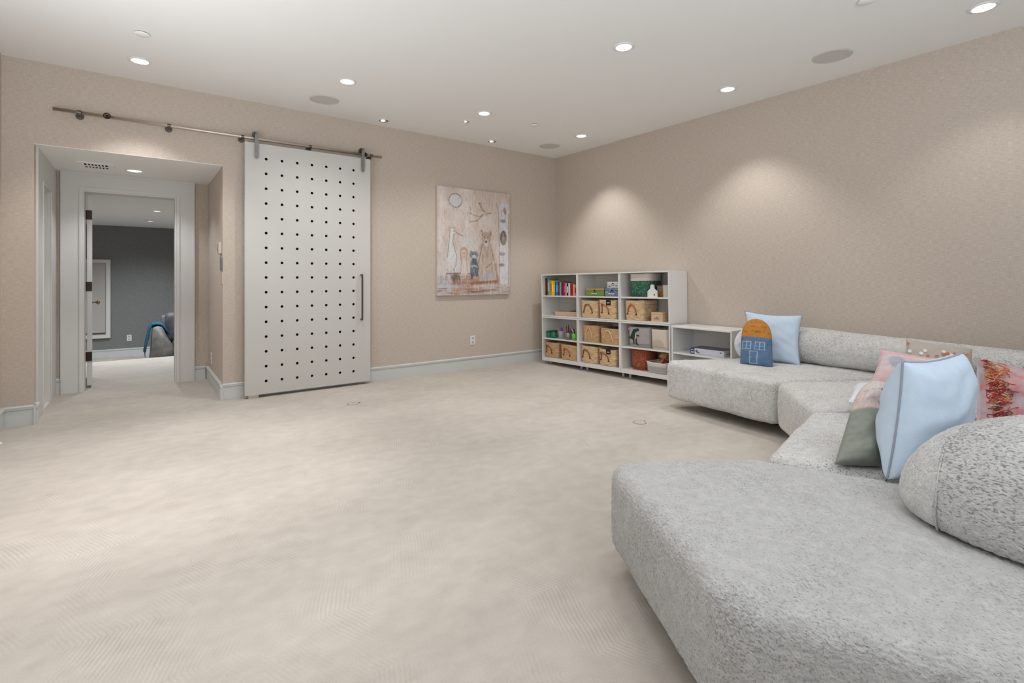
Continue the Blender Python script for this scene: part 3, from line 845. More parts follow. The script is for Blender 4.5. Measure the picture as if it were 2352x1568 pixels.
cv.blend((vnoise(300, 220, 30, 110, 62) - .60) * 2.2, (186, 152, 136), .45)
cv.blend((vnoise(300, 220, 120, 100, 63) - .55) * 1.6, (170, 164, 162), .30)
cv.a = cv.a * np.array([.95, .95, .955])
pt = thing('canvas_painting', 'unframed canvas painting of animals and a girl under a pale moon', 'painting', (-1.402, 0, 0.945))
obj('canvas_wrap', bx(-0.555, 0.545, -0.036, -0.001, 0, 1.347, 0.003), mat('canvas_side', (204, 190, 172), 0.8, bump=0.2, bscale=300), pt)
printed_sheet('painted_front', cv, (-0.553, -0.0368, 1.345), (1.096, 0, 0), (0, 0, -1.343), pt, print_mat('canvas_print', 0.75, 0.3, 160, 0.04, 50))

# ------------------------------------------------------------------ cube shelves by the corner
_yw, _ti = math.radians(3.0), 0.0162
_ax = Vector((math.sin(_yw) * math.cos(_ti), -math.cos(_yw) * math.cos(_ti), math.sin(_ti)))
_bk = Vector((math.cos(_yw), math.sin(_yw), 0)); _up = _ax.cross(_bk)
SH = Matrix(((_ax.x, _bk.x, _up.x, -0.455), (_ax.y, _bk.y, _up.y, -0.235), (_ax.z, _bk.z, _up.z, 0), (0, 0, 0, 1)))
LOWM = Matrix(((0, 1, 0, -0.39), (-1, 0, 0, -2.262), (0, 0, 1, 0), (0, 0, 0, 1)))


def at_shelf(s, d, z, rot=0.0, M=SH):
    return M @ Matrix.Translation((s, d, z)) @ Matrix.Rotation(rot, 4, 'Z')


PT = 0.017


def cube_unit(label, s0, W_, z0, z1, zs_, D=0.345, M=SH, plinth=False, top_over=0.0):
    t = thing('shelf_unit', label, 'shelf', group='white open cube shelf units', mw=at_shelf(s0, 0, z0, M=M))
    Hh = z1 - z0; g = 0.0012
    for a, b in ((g, PT), (W_ - PT, W_ - g)):
        obj('side_panel', bx(a, b, 0, D, 0.0, Hh - PT, 0.001, 1), M_SHELF, t)
    obj('top_panel', bx(g, W_ - g, -0.002 - top_over, D, Hh - PT, Hh - g, 0.001, 1), M_SHELF, t)
    obj('bottom_panel', bx(PT, W_ - PT, 0.001, D - 0.004, 0.001, PT + (0.032 if plinth and M is SH else 0)), M_SHELF, t)
    obj('back_panel', bx(PT, W_ - PT, D - 0.008, D - 0.003, 0, Hh - PT), M_SHELFB, t)
    obj('shelf', bx(PT + .001, W_ - PT - .001, 0.006, D - 0.01, zs_ - z0 - 0.0085, zs_ - z0 + 0.0085), M_SHELF, t)
    if plinth:
        bm = nb()
        for x in (0.05, W_ - 0.05):
            for y in (0.12, D - 0.05):
                cyl(bm, (x, y, -z0 - 0.025), (x, y, 0.0), 0.015, 10)
        f = obj('levelling_feet', bm, M_SHELF, t); f['kind'] = 'stuff'
    return t


U = 0.6645
cube_unit('white shelf unit at upper left of the cube shelves, holding the row of books', 0, U, 0.640, 1.212, 0.917)
cube_unit('white shelf unit at upper middle, holding small cases over two baskets', U, U, 0.640, 1.212, 0.917)
cube_unit('white shelf unit at upper right, holding the green dotted bin', 2 * U, U, 0.640, 1.212, 0.917)
cube_unit('white shelf unit at lower left in the corner, holding pens over two baskets', 0, U, 0.045, 0.639, 0.345, plinth=True)
cube_unit('white shelf unit at lower middle, holding four baskets', U, U, 0.045, 0.639, 0.345, plinth=True)
cube_unit('white shelf unit at lower right, holding the dinosaur bin and a teddy bear', 2 * U, U, 0.045, 0.639, 0.345, plinth=True)
cube_unit('white low shelf unit between the stacked shelves and the sofa, holding one game box', 0, 0.672, 0.045, 0.665, 0.385, D=0.375, M=LOWM, plinth=True, top_over=0.004)
Z_UT, Z_UB, Z_LT, Z_LB = 0.9256, 0.6572, 0.3536, 0.0972   # resting heights


# --- books
def book(label, s, w_, h, d, col, spine2=None, lean=0.0, dep=0.05):
    t = thing('book', label, 'book', group='picture books on the upper left shelf', mw=at_shelf(s, dep, Z_UT) @ Matrix.Rotation(lean, 4, 'Y'))
    cm = mat('book_%d_%d_%d' % col, col, 0.5, var=0.08, vscale=40)
    bm = nb(); box(bm, 0, w_, 0, 0.003, 0, h); box(bm, 0, 0.0022, 0.002, d, 0, h); box(bm, w_ - 0.0022, w_, 0.002, d, 0, h)
    obj('cover', bm, cm, t)
    obj('page_block', bx(0.0022, w_ - 0.0022, 0.003, d - 0.004, 0.003, h - 0.003), mat('paper', (232, 226, 212), 0.8), t)
    if spine2:
        bm = nb(); box(bm, w_ * .22, w_ * .78, -0.0004, 0.0004, h * .25, h * .75)
        obj('spine_print', bm, mat('spine_%d_%d_%d' % spine2, spine2, 0.5, var=0.3, vscale=120), t)


books = [
    ('tall black book, first at the left of the row', .024, .236, (34, 28, 30), (120, 40, 60)),
    ('thin black book, second from the left', .016, .236, (40, 34, 38), None),
    ('tall sage green book near the left of the row', .026, .236, (112, 146, 130), (196, 208, 196)),
    ('tan book right of the sage green one', .022, .205, (186, 156, 116), None),
    ('ochre book right of the tan one', .026, .205, (196, 150, 34), (120, 84, 20)),
    ('thick bright yellow book', .036, .198, (236, 204, 24), (248, 236, 120)),
    ('yellow book with dotted spine right of the thick yellow one', .022, .192, (228, 192, 40), (240, 236, 200)),
    ('dark green book between the yellow and blue books', .016, .188, (60, 70, 52), None),
    ('thick bright blue book', .042, .186, (30, 120, 190), (110, 180, 226)),
    ('navy book beside the bright blue one', .026, .180, (26, 34, 86), (140, 40, 60)),
    ('tan and khaki book in the middle of the row', .028, .180, (176, 150, 104), None),
    ('thin dark teal book', .014, .172, (36, 96, 92), None),
    ('royal blue book left of the crimson one', .026, .170, (34, 36, 120), None),
    ('crimson book left of the pale pink one', .034, .168, (188, 22, 58), (220, 80, 100)),
    ('pale pink book right of the crimson one', .020, .164, (226, 178, 170), None),
    ('black book with white lettering band on the spine', .030, .160, (36, 24, 40), (236, 232, 236)),
    ('white book standing in the right half of the row', .030, .162, (214, 220, 226), None),
    ('maroon book right of the white one', .020, .158, (120, 26, 46), None),
    ('red book near the right end of the row', .034, .154, (184, 24, 22), (140, 14, 20)),
    ('cream book with a thin spine near the right end', .014, .148, (220, 206, 176), None),
    ('orange and brown patterned book, last at the right of the row', .040, .140, (196, 132, 82), (170, 40, 34)),
]
s = 0.030
for lb, w_, h, c1, c2 in books:
    book(lb, s, w_, h, 0.16 + 0.2 * (h - .14), c1, c2); s += w_ + 0.0016


# --- rounded baskets and bins
def rr(w_, d, r, n=6):
    """outline of a rounded rectangle centred on 0"""
    pts = []
    for cx_, cy_, a0 in ((w_ / 2 - r, d / 2 - r, 0), (-w_ / 2 + r, d / 2 - r, PI / 2), (-w_ / 2 + r, -d / 2 + r, PI), (w_ / 2 - r, -d / 2 + r, 1.5 * PI)):
        for i in range(n + 1):
            a = a0 + PI / 2 * i / n; pts.append((cx_ + r * math.cos(a), cy_ + r * math.sin(a)))
    return pts


def bin_mesh(w_, d, h, r, taper=1.0, rows=0, amp=0.0, wall=0.008, bulge=0.0, wob=0.0, seed=1):
    """open container; rows>0 gives rope courses. origin at the front centre of its base"""
    rnd = random.Random(seed)
    bm = nb(); rings = []; base = rr(w_, d, r); n = len(base)
    steps = rows * 4 if rows else 10
    for k in range(steps + 1):
        f = k / steps; sc_ = taper + (1 - taper) * f + bulge * math.sin(PI * f)
        a = amp * abs(math.sin(PI * rows * f)) if rows else 0
        ring = []
        for i, (x, y) in enumerate(base):
            l = math.hypot(x, y); z = h * f + (wob * math.sin(i * 0.7 + seed) * f if wob else 0)
            ring.append(bm.verts.new((x * sc_ + x / l * a, y * sc_ + y / l * a + d / 2, z)))
        rings.append(ring)
    top = rings[-1]
    inner = []
    for dz in (0.0, -h + 0.02):
        inner.append([bm.verts.new((v.co.x * (1 - wall * 2 / w_), (v.co.y - d / 2) * (1 - wall * 2 / d) + d / 2, v.co.z + dz)) for v in top])
    allr = rings + inner
    for A, B in zip(allr, allr[1:]):
        for i in range(n):
            j = (i + 1) % n; bm.faces.new((A[i], A[j], B[j], B[i]))
    bm.faces.new(rings[0][::-1]); bm.faces.new(inner[-1])
    return bm


M_STRAW = mat('woven_straw', (212, 184, 144), 0.85, bump=0.9, bscale=70, var=0.42, vscale=42, stretch=(.3, .3, 3.0))
M_STRAW2 = mat('woven_straw_darker', (198, 164, 122), 0.85, bump=0.9, bscale=70, var=0.32, vscale=46, stretch=(.3, .3, 3.0))
M_LEATHER = mat('brown_leather', (138, 78, 46), 0.5, bump=0.1, bscale=80)
M_LEATHER2 = mat('tan_leather', (168, 96, 52), 0.5, bump=0.1, bscale=80)
M_ROPE = mat('pale_rope', (222, 196, 150), 0.8, bump=0.5, bscale=200)


def handle_pts(x0, z0, x1, z1, xa, za, y, out=0.014):
    pts = []
    for i in range(13):
        f = i / 12; a = PI * f
        px = (1 - f) * x0 + f * x1 + (xa - (x0 + x1) / 2) * math.sin(a) ** 2
        z = (1 - f) * z0 + f * z1 + (za - (z0 + z1) / 2) * math.sin(a) ** 0.6
        pts.append((px, y - 0.004 - out * math.sin(a), z))
    return pts


def basket(label, s0, s1, z, h, dep, hand='leather', skew=0.0, tagged=False, seed=1, straw=None, D=0.27, r=0.03, rows=13, hx=None, rot=0.0, fill=None):
    w_ = s1 - s0
    t = thing('woven_basket', label, 'basket', group='woven straw baskets in the cube shelves', mw=at_shelf((s0 + s1) / 2, dep, z, rot))
    obj('basket_body', bin_mesh(w_ * 0.97, D, h, r, 0.95, rows, 0.006, 0.010, 0.01, 0.0035, seed), straw or M_STRAW, t, True)
    c = hx or (-w_ * .26, -w_ * .26 + .14)
    za = h * 0.80
    if hand == 'leather':
        pts = handle_pts(c[0], h * .32, c[1], h * .30, (c[0] + c[1]) / 2 + skew, za, 0.004)
        hd = obj('handle', tube(nb(), pts, 0.008, 8), M_LEATHER if seed % 2 else M_LEATHER2, t, True)
        hd['label'] = 'brown leather loop handle'
        bm = nb()
        for p in (pts[0], pts[-1]):
            cyl(bm, (p[0], 0.008, p[2]), (p[0], -0.010, p[2]), 0.0075, 10)
        obj('rivet', bm, M_BRONZE, hd)
    elif hand == 'rope':
        pts = handle_pts(c[0], h * .12, c[1], h * .12, (c[0] + c[1]) / 2 + skew, h * .86, 0.002, 0.008)
        hd = obj('handle', tube(nb(), pts, 0.0055, 8), M_ROPE, t, True); hd['label'] = 'pale rope loop handle'
    if tagged:
        tg = obj('tag', bx(-0.005, 0.062, -0.011, -0.0075, h * .72, h * 1.0), mat('black_card', (22, 18, 18), 0.7), t)
        tg['label'] = 'black hanging tag with a white band'
        obj('tag_print', bx(0.008, 0.048, -0.0119, -0.0109, h * .83, h * .87), M_WHITEP, tg)
    if fill:
        o = obj('folded_cloth', bx(-w_ * .2, w_ * .35, 0.05, D - 0.05, h * .5, h * 1.04, 0.012), fill, t); o['label'] = 'dark blue cloth inside'
    return t


basket('straw basket with rounded brown handle, upper middle unit, left of the tagged one', .702, .978, Z_UB, .212, .02, seed=1, hx=(-.085, .055), skew=0.0)
basket('straw basket with a black tag on the upper middle unit', 1.003, 1.262, Z_UB, .226, .012, seed=2, tagged=True, hx=(-.075, .03), skew=-.045)
basket('wide straw basket with an arched tan handle on the upper right unit', 1.383, 1.650, Z_UB, .228, .02, seed=4, hx=(-.085, .035), rows=18, D=.285, r=.04)
basket('straw basket at the bottom left by the corner, its handle leaning', .030, .290, Z_LB, .200, .02, seed=3, hx=(-.085, .015), skew=-.04, straw=M_STRAW2)
basket('straw basket at the bottom left, second from the corner', .340, .632, Z_LB, .190, .012, seed=6, hx=(-.08, .03), skew=-.03, straw=M_STRAW2)
basket('straw basket with a narrow rope handle above the bottom row, in the lower middle unit', .695, .968, Z_LT, .208, .05, 'rope', seed=5, hx=(-.08, .035), straw=M_STRAW2, rows=18)
basket('straw basket with a wide rope handle and dark blue cloth showing inside', 1.018, 1.305, Z_LT, .192, .012, 'rope', seed=8, hx=(-.085, .055), straw=M_STRAW2, rows=18, fill=mat('navy_cloth', (36, 48, 84), 0.9))
basket('straw basket with brown handle at the bottom middle, left of the tagged one', .688, .958, Z_LB, .205, .028, seed=7, hx=(-.10, .02), skew=-.02)
basket('straw basket with a black tag at the bottom of the middle unit', .992, 1.252, Z_LB, .196, .012, seed=9, tagged=True, hx=(-.09, .03), skew=-.045)

# low tray with dark inside
t = thing('tray', 'low pinkish cardboard tray with a dark inside on the upper left unit', 'tray', mw=at_shelf(.385, .07, Z_UB, 0.25))
obj('tray_body', bin_mesh(.34, .22, .058, .012, .93, wall=.006), mat('kraft_pink', (206, 176, 158), 0.8), t)
obj('tray_lining', bx(-.155, .155, .012, .208, .020, .048), mat('dark_brown_lining', (58, 34, 24), 0.8), t)
o = obj('divider', bx(.03, .04, .005, .215, .02, .066), mat('kraft_pink', (206, 176, 158), 0.8), t)


# --- small cases
def case(label, s0, s1, z, h, dep, col, lid, latch=(30, 30, 34), D=.2, dots=None, tagw=True):
    w_ = s1 - s0
    t = thing('small_case', label, 'case', mw=at_shelf((s0 + s1) / 2, dep, z))
    m = dots or mat('case_%d_%d_%d' % col, col, 0.6, var=0.1, vscale=30)
    obj('case_body', bx(-w_ / 2, w_ / 2, 0, D, 0, h * .70, .006), m, t)
    obj('lid', bx(-w_ / 2 - .002, w_ / 2 + .002, -.002, D + .002, h * .70, h, .007), mat('caselid_%d_%d_%d' % lid, lid, 0.6, var=0.1, vscale=30) if not dots else dots, t)
    obj('handle', tube(nb(), [(-.022, -.002, h * .55), (-.018, -.012, h * .40), (.018, -.012, h * .40), (.022, -.002, h * .55)], .0028, 6), M_STEEL_D, t)
    obj('latch', bx(-.008, .008, -.0055, 0, h * .60, h * .80), mat('latch_dark', latch, 0.4, 0.6), t)
    if tagw:
        obj('name_label', bx(-.055, .03, -.0012, 0, h * .26, h * .40), M_WHITEP, t)
    return t


case('green case with a tan lid on the upper middle unit', .762, 1.048, Z_UT, .096, .06, (116, 146, 66), (172, 142, 96))
blue_print = dots_mat('blue_floral', (104, 124, 156), (176, 186, 190), 55, .3)
case('blue patterned case at the upper middle unit, under the white one', 1.073, 1.292, Z_UT, .097, .05, (104, 124, 156), (104, 124, 156), dots=blue_print)
wc = case('small white case with grey pictures, stacked on the blue one', 1.105, 1.285, Z_UT + .0985, .076, .055, (212, 214, 214), (216, 218, 218), tagw=False, D=.17)
bm = nb()
for x, z, rx_ in ((-.055, .022, .02), (.05, .026, .018), (0.0, .058, .010)):
    for a in range(1):
        prism(bm, [(x + rx_ * math.cos(q * PI / 5), z + rx_ * .5 * math.sin(q * PI / 5)) for q in range(10)], -.0016, .0, 'y')
o = obj('printed_picture', bm, mat('print_grey', (120, 124, 130), .6), wc); o['kind'] = 'stuff'


# --- fabric bins
def fabric_bin(label, s0, s1, z, h, dep, m, D=.26, cuff=None, cuffh=0.0, r=.07, taper=.94, name='fabric_bin', seed=3):
    w_ = s1 - s0
    t = thing(name, label, 'bin', mw=at_shelf((s0 + s1) / 2, dep, z))
    obj('bin_body', bin_mesh(w_, D, h, r, taper, wall=.006, bulge=.01, wob=.002, seed=seed), m, t, True)
    if cuff:
        bm = nb(); o = rr(w_ * 1.015, D * 1.015, r)
        n = len(o); A = [bm.verts.new((x, y + D / 2, h - cuffh)) for x, y in o]; B = [bm.verts.new((x, y + D / 2, h + .001)) for x, y in o]
        for i in range(n):
            j = (i + 1) % n; bm.faces.new((A[i], A[j], B[j], B[i]))
        obj('folded_cuff', bm, cuff, t, True)
    return t


fabric_bin('dark green fabric bin with pale speckles and a cream cuff', 1.420, 1.712, Z_UT, .262, .05, dots_mat('green_dots', (42, 96, 74), (190, 200, 180), 95, .24), cuff=mat('cream_canvas', (206, 200, 190), .9, bump=.3, bscale=300), cuffh=.082)
dino = fabric_bin('grey fabric bin with a green dinosaur on its front', 1.412, 1.712, Z_LT, .232, .035, mat('grey_canvas', (170, 164, 162), .9, bump=.3, bscale=250, var=.08, vscale=12), D=.28, r=.045)
rb = fabric_bin('cream fabric bin with a stitched rainbow on its front', 1.728, 1.948, Z_LT, .222, .018, mat('cream_canvas2', (214, 203, 188), .9, bump=.3, bscale=250), D=.26, r=.05)
fabric_bin('rust brown fabric bin with pale speckles', 1.405, 1.650, Z_LB, .225, .06, dots_mat('rust_dots', (142, 68, 42), (222, 178, 140), 95, .24), r=.09, D=.26)
# dinosaur applique
DP = [(.0, .50), (.06, .54), (.13, .50), (.22, .36), (.30, .22), (.36, .12), (.44, .06), (.55, .07), (.66, .02), (.76, .05), (.80, .12), (.74, .17), (.64, .18), (.60, .22), (.55, .24), (.52, .34), (.50, .46), (.47, .56), (.42, .64), (.42, .74), (.46, .86), (.40, .88), (.36, .78), (.34, .66), (.27, .62), (.17, .60), (.06, .60)]


def applique(name, pts, sx, sz, x0, z1, m, parent, y=-0.004, th=.003):
    return obj(name, prism(nb(), [(x0 + p[0] * sx, z1 - p[1] * sz) for p in pts], y, y + th, 'y'), m, parent)


MG = mat('dino_green', (30, 62, 50), .9)
applique('dinosaur_patch', DP, .185, .215, -.135, .222, MG, dino)
applique('dinosaur_leg', [(.52, .60), (.60, .56), (.62, .66), (.60, .74), (.66, .84), (.74, .86), (.72, .91), (.60, .89), (.52, .78), (.53, .68)], .185, .215, -.135, .222, MG, dino)
applique('dinosaur_arm', [(.60, .36), (.68, .40), (.74, .36), (.80, .42), (.76, .46), (.68, .45), (.60, .42)], .185, .215, -.135, .222, MG, dino)
applique('dinosaur_belly', [(.55, .24), (.60, .34), (.58, .50), (.54, .60), (.47, .66), (.47, .56), (.50, .46), (.52, .34)], .185, .215, -.135, .222, mat('dino_cream', (216, 192, 170), .9), dino, th=.0028)
applique('triangle_patch', [(.0, .32), (.10, .32), (.05, .22)], .185, .215, -.142, .222, mat('patch_red', (140, 70, 66), .9), dino)
applique('triangle_patch', [(.03, .12), (.09, .12), (.06, .04)], .185, .215, -.142, .222, mat('patch_pink', (206, 186, 184), .9), dino)
bm = nb()
for k in range(6):
    r_ = .014 + k * .0125
    pts = [(-.006 + r_ * math.cos(a * PI / 16), -.0032, .022 + r_ * 1.15 * math.sin(a * PI / 16)) for a in range(17)]
    tube(bm, pts, .0014, 5)
o = obj('rainbow_stitching', bm, mat('stitch_tan', (176, 156, 134), .9), rb); o['kind'] = 'stuff'

# white house-shaped board with a star
t = thing('house_ornament', 'white bottle-shaped board with a small star, in front of the green bin', 'ornament', mw=at_shelf(1.766, .015, Z_UT))
pts = [(-.060, 0), (.060, 0), (.060, .062), (.045, .076), (.026, .090), (.021, .105)] + [(.021 * math.cos(a * PI / 8), .122 + .016 * math.sin(a * PI / 8)) for a in range(9)] + [(-.021, .105), (-.026, .090), (-.045, .076), (-.060, .062)]
obj('board', prism(nb(), pts, 0, .02, 'y'), M_WHITEP, t)
st = [(.030 + (.013 if i % 2 == 0 else .0055) * math.sin(PI * i / 5), .026 + (.013 if i % 2 == 0 else .0055) * math.cos(PI * i / 5)) for i in range(10)]
obj('star', prism(nb(), st, -.0015, .001, 'y'), mat('star_navy', (52, 54, 72), .6), t)
bm = nb()
for x, z in ((0, .126), (-.05, .052), (.05, .052), (-.05, .014), (.05, .014)):
    cyl(bm, (x, -.0012, z), (x, .001, z), .0035, 8)
o = obj('studs', bm, M_STEEL_D, t); o['kind'] = 'stuff'
# amber picture box and pale sack beside it
t = thing('picture_box', 'amber and grey box with a dark red top edge at the upper right unit', 'box', mw=at_shelf(1.822, .10, Z_UT))
obj('box_body', bx(-.052, .052, 0, .12, 0, .062), mat('amber_card', (164, 116, 56), .6, var=.15, vscale=30), t)
obj('box_back', bx(-.052, .052, .004, .12, .062, .120), mat('taupe_card', (136, 122, 108), .6, var=.15, vscale=30), t)
obj('top_edge', bx(-.054, .054, .0, .122, .120, .130), mat('dark_red_edge', (104, 50, 34), .6), t)
t = thing('pale_tub', 'pale translucent storage tub at the right end of the upper right unit', 'tub', mw=at_shelf(1.928, .035, Z_UT))
obj('tub_body', bin_mesh(.085, .16, .128, .012, .95, wall=.003), mat('frosted_plastic', (196, 190, 182), .35), t)
obj('rim', tube(nb(), [(x, y + .08, .129) for x, y in rr(.088, .163, .012)], .003, 6, True), mat('frosted_plastic', (196, 190, 182), .35), t)
# wooden box with a keyhole
t = thing('wooden_box', 'small plain wooden box with a round emblem, beside the wide basket', 'box', mw=at_shelf(1.830, .010, Z_UB, 0.0))
MWD = mat('pale_wood', (206, 178, 140), .6, bump=.15, bscale=20, var=.12, vscale=14, stretch=(1, 1, 8))
obj('box_body', bx(-.075, .068, 0, .15, 0, .102, .002), MWD, t)
obj('lid_line', bx(-.076, .069, -.001, .151, .078, .080), mat('wood_joint', (150, 120, 84), .7), t)
obj('emblem', prism(nb(), [(-.045, .028), (-.038, .040), (-.02, .046), (-.005, .058), (.012, .047), (.026, .040), (.030, .030), (.0, .026)], -.0012, .001, 'y'), mat('emblem_mauve', (150, 124, 134), .7), t)
obj('keyhole', bx(.0675, .069, .06, .068, .042, .058), M_DARK, t)


# --- pen pots etc
def pot(label, s, dep, r, h, m, r2=None, name='pen_pot', rim=True):
    t = thing(name, label, 'pot', mw=at_shelf(s, dep, Z_LT)); r2 = r2 or r
    obj('pot_body', lathe(nb(), [(r2, 0), (r, h), (r - .003, h), (r2 - .003, .004), (0, .004)], 20), m, t, True)
    if rim:
        obj('rim', tube(nb(), [(r * math.cos(2 * PI * i / 20), r * math.sin(2 * PI * i / 20), h) for i in range(20)], .0022, 6, True), m, t, True)
    return t


def pen(label, s, dep, z0, L_, tx, ty, r, col, capc=None, name='pen', group='pens and brushes in the pots'):
    M = at_shelf(s, dep, z0) @ Matrix.Rotation(tx, 4, 'Y') @ Matrix.Rotation(ty, 4, 'X')
    t = thing(name, label, name, mw=M, group=group)
    obj('barrel', cyl(nb(), (0, 0, 0), (0, 0, L_), r, 8), mat('pen_%d_%d_%d' % col, col, .4), t)
    capc = capc or col
    obj('tip', cyl(nb(), (0, 0, L_ - .0005), (0, 0, L_ + .014), r * .92, 8, r * .3), mat('pen_%d_%d_%d' % capc, capc, .4), t)


MGR = mat('green_plastic', (24, 116, 78), .35)
for k, (s_, lb) in enumerate(((.058, 'dark green round tub with a lid at the left of the pen shelf'), (.150, 'larger dark green round tub right beside the other green tub'))):
    t = thing('green_tub', lb, 'tub', mw=at_shelf(s_, .085 + .0 * k, Z_LT))
    r_ = .038 + .008 * k; h_ = .082 + .014 * k
    obj('tub_body', lathe(nb(), [(r_ * .9, 0), (r_, .008), (r_, h_), (0, h_)], 24), MGR, t, True)
    obj('lid', lathe(nb(), [(r_ + .003, h_ - .012), (r_ + .003, h_ + .002), (r_ * .8, h_ + .006), (0, h_ + .006)], 24), mat('dark_green_lid', (14, 70, 50), .4), t, True)
    obj('knob', lathe(nb(), [(.008, h_ + .004), (.010, h_ + .014), (0, h_ + .016)], 12), mat('silver_knob', (190, 190, 186), .3, .8), t)
pot('clear plastic beaker of coloured pens right of the green tubs', .290, .085, .040, .10, mat('clear_plastic', (220, 226, 236), .1, alpha=.35), .032, name='clear_beaker')
pc = [(70, 60, 150), (230, 90, 120), (240, 120, 110), (90, 130, 200), (200, 60, 90), (40, 110, 110), (226, 150, 80), (120, 80, 160), (60, 90, 170)]
pcn = ['indigo', 'hot pink', 'salmon', 'sky blue', 'crimson', 'teal', 'orange', 'purple', 'steel blue']
for k in range(9):
    a = 2 * PI * k / 9
    pen(pcn[k] + ' pen standing in the clear beaker', .290 + .014 * math.cos(a), .085 + .014 * math.sin(a), Z_LT + .006, .125 + .02 * ((k * 7) % 5) / 4, .10 * math.cos(a) - .04, -.10 * math.sin(a), .0042, pc[k], group='coloured pens in the clear beaker')
pot('ribbed metal tin of dark brushes in the middle of the pen shelf', .432, .075, .042, .092, mat('ribbed_tin', (150, 146, 136), .4, .6, bump=.5, bscale=60), name='metal_tin')
bn = ['maroon', 'dark brown', 'reddish brown', 'near-black', 'wine red', 'oxblood']
bh = ['shortest of the bunch', 'second shortest', 'of lower middle height', 'of upper middle height', 'second tallest', 'tallest of the bunch']
for k in range(6):
    a = 2 * PI * k / 6 + .3
    pen(bn[k] + ' paint brush in the metal tin, ' + bh[k], .432 + .016 * math.cos(a), .075 + .016 * math.sin(a), Z_LT + .006, .115 + .012 * k, .08 * math.cos(a), -.08 * math.sin(a), .0048, [(84, 30, 26), (60, 26, 24), (120, 56, 38), (50, 30, 30), (96, 40, 30), (70, 24, 30)][k], (30, 22, 20), name='paint_brush', group='paint brushes in the metal tin')
pot('lime green cup of black and white markers at the right of the pen shelf', .560, .05, .037, .088, mat('lime_plastic', (106, 186, 66), .4), .028, name='green_cup')
mh = ['low at the right', 'leaning at the back right', 'leaning at the back left', 'at the far left', 'leaning at the front left', 'leaning at the front right']
for k in range(6):
    a = 2 * PI * k / 6
    pen(('white' if k % 2 else 'black') + ' marker in the lime green cup, ' + mh[k], .560 + .014 * math.cos(a), .05 + .014 * math.sin(a), Z_LT + .006, .120 + .008 * ((k * 5) % 4), -.16 + .05 * math.cos(a), -.05 * math.sin(a), .006, (226, 226, 224) if k % 2 else (28, 28, 32), (24, 24, 28), name='marker', group='markers in the lime green cup')


# --- low grey tub with a teddy bear
t = thing('felt_tub', 'low pale grey tub holding the teddy bear at the bottom right', 'tub', mw=at_shelf(1.805, -.004, Z_LB))
obj('tub_body', bin_mesh(.275, .26, .118, .06, .86, wall=.007, wob=.004, seed=2), mat('pale_felt', (206, 205, 202), .9, bump=.3, bscale=200, var=.06, vscale=60), t, True)


def blob_mesh(parts, vox=.006):
    bm = nb()
    for c, r, rot in parts:
        M = Matrix.Translation(c) @ Matrix.Rotation(rot, 4, 'Y') @ Matrix.Diagonal((r[0], r[1], r[2], 1))
        bmesh.ops.create_icosphere(bm, subdivisions=3, radius=1, matrix=M)
    return bm


tb = thing('teddy_bear', 'small brown teddy bear in a dark red vest sitting in the grey tub', 'teddy bear', mw=at_shelf(1.850, .10, Z_LB + .045) @ Matrix.Rotation(.25, 4, 'Y'))
MT = mat('teddy_plush', (176, 122, 74), .95, bump=.8, bscale=180, var=.15, vscale=50)
bm = blob_mesh([((0, .02, .055), (.048, .042, .055), 0), ((-.035, 0, .135), (.040, .038, .037), 0), ((-.062, -.018, .125), (.021, .020, .017), 0),
                ((-.045, .022, .172), (.014, .008, .014), 0), ((-.005, -.008, .168), (.014, .008, .014), 0),
                ((-.030, -.030, .070), (.014, .014, .042), .5), ((-.052, -.030, .050), (.036, .014, .014), .2), ((.03, .04, .07), (.014, .014, .04), -.3),
                ((-.055, -.020, .020), (.050, .019, .018), .15), ((-.098, -.022, .026), (.015, .020, .024), 0), ((-.05, .05, .02), (.05, .018, .018), 0)])
b_ = obj('plush_body', bm, MT, tb, True)
md = b_.modifiers.new('blend', 'REMESH'); md.mode = 'VOXEL'; md.voxel_size = .005; md.use_smooth_shade = True
o = obj('vest', lathe(nb(), [(.046, .035), (.054, .05), (.054, .075), (.040, .098), (.036, .1)], 24, (0, .02, 0), 1.0, .92), mat('dark_red_knit', (112, 38, 34), .9, bump=.5, bscale=150), tb, True)
bm = nb(); bmesh.ops.create_icosphere(bm, subdivisions=2, radius=.005, matrix=Matrix.Translation((-.066, -.028, .147))); obj('eye', bm, M_DARK, tb, True)
bm = nb(); bmesh.ops.create_icosphere(bm, subdivisions=2, radius=.006, matrix=Matrix.Translation((-.083, -.020, .128))); obj('nose', bm, M_DARK, tb, True)
t = thing('soft_toy', 'dark green and grey soft toy lying in the grey tub beside the teddy bear', 'soft toy', mw=at_shelf(1.745, .09, Z_LB + .055))
bm = blob_mesh([((0, 0, .02), (.05, .03, .022), -.3), ((-.05, -.005, .038), (.022, .020, .016), 0), ((.03, .03, .04), (.03, .02, .02), .4)])
b_ = obj('plush_body', bm, mat('dark_green_plush', (44, 54, 48), .95, bump=.6, bscale=180), t, True); md = b_.modifiers.new('blend', 'REMESH'); md.mode = 'VOXEL'; md.voxel_size = .006; md.use_smooth_shade = True
obj('sleeve', cyl(nb(), (-.05, .03, .040), (.05, .04, .062), .016, 12, .02), mat('grey_plush', (128, 124, 112), .95), t, True)

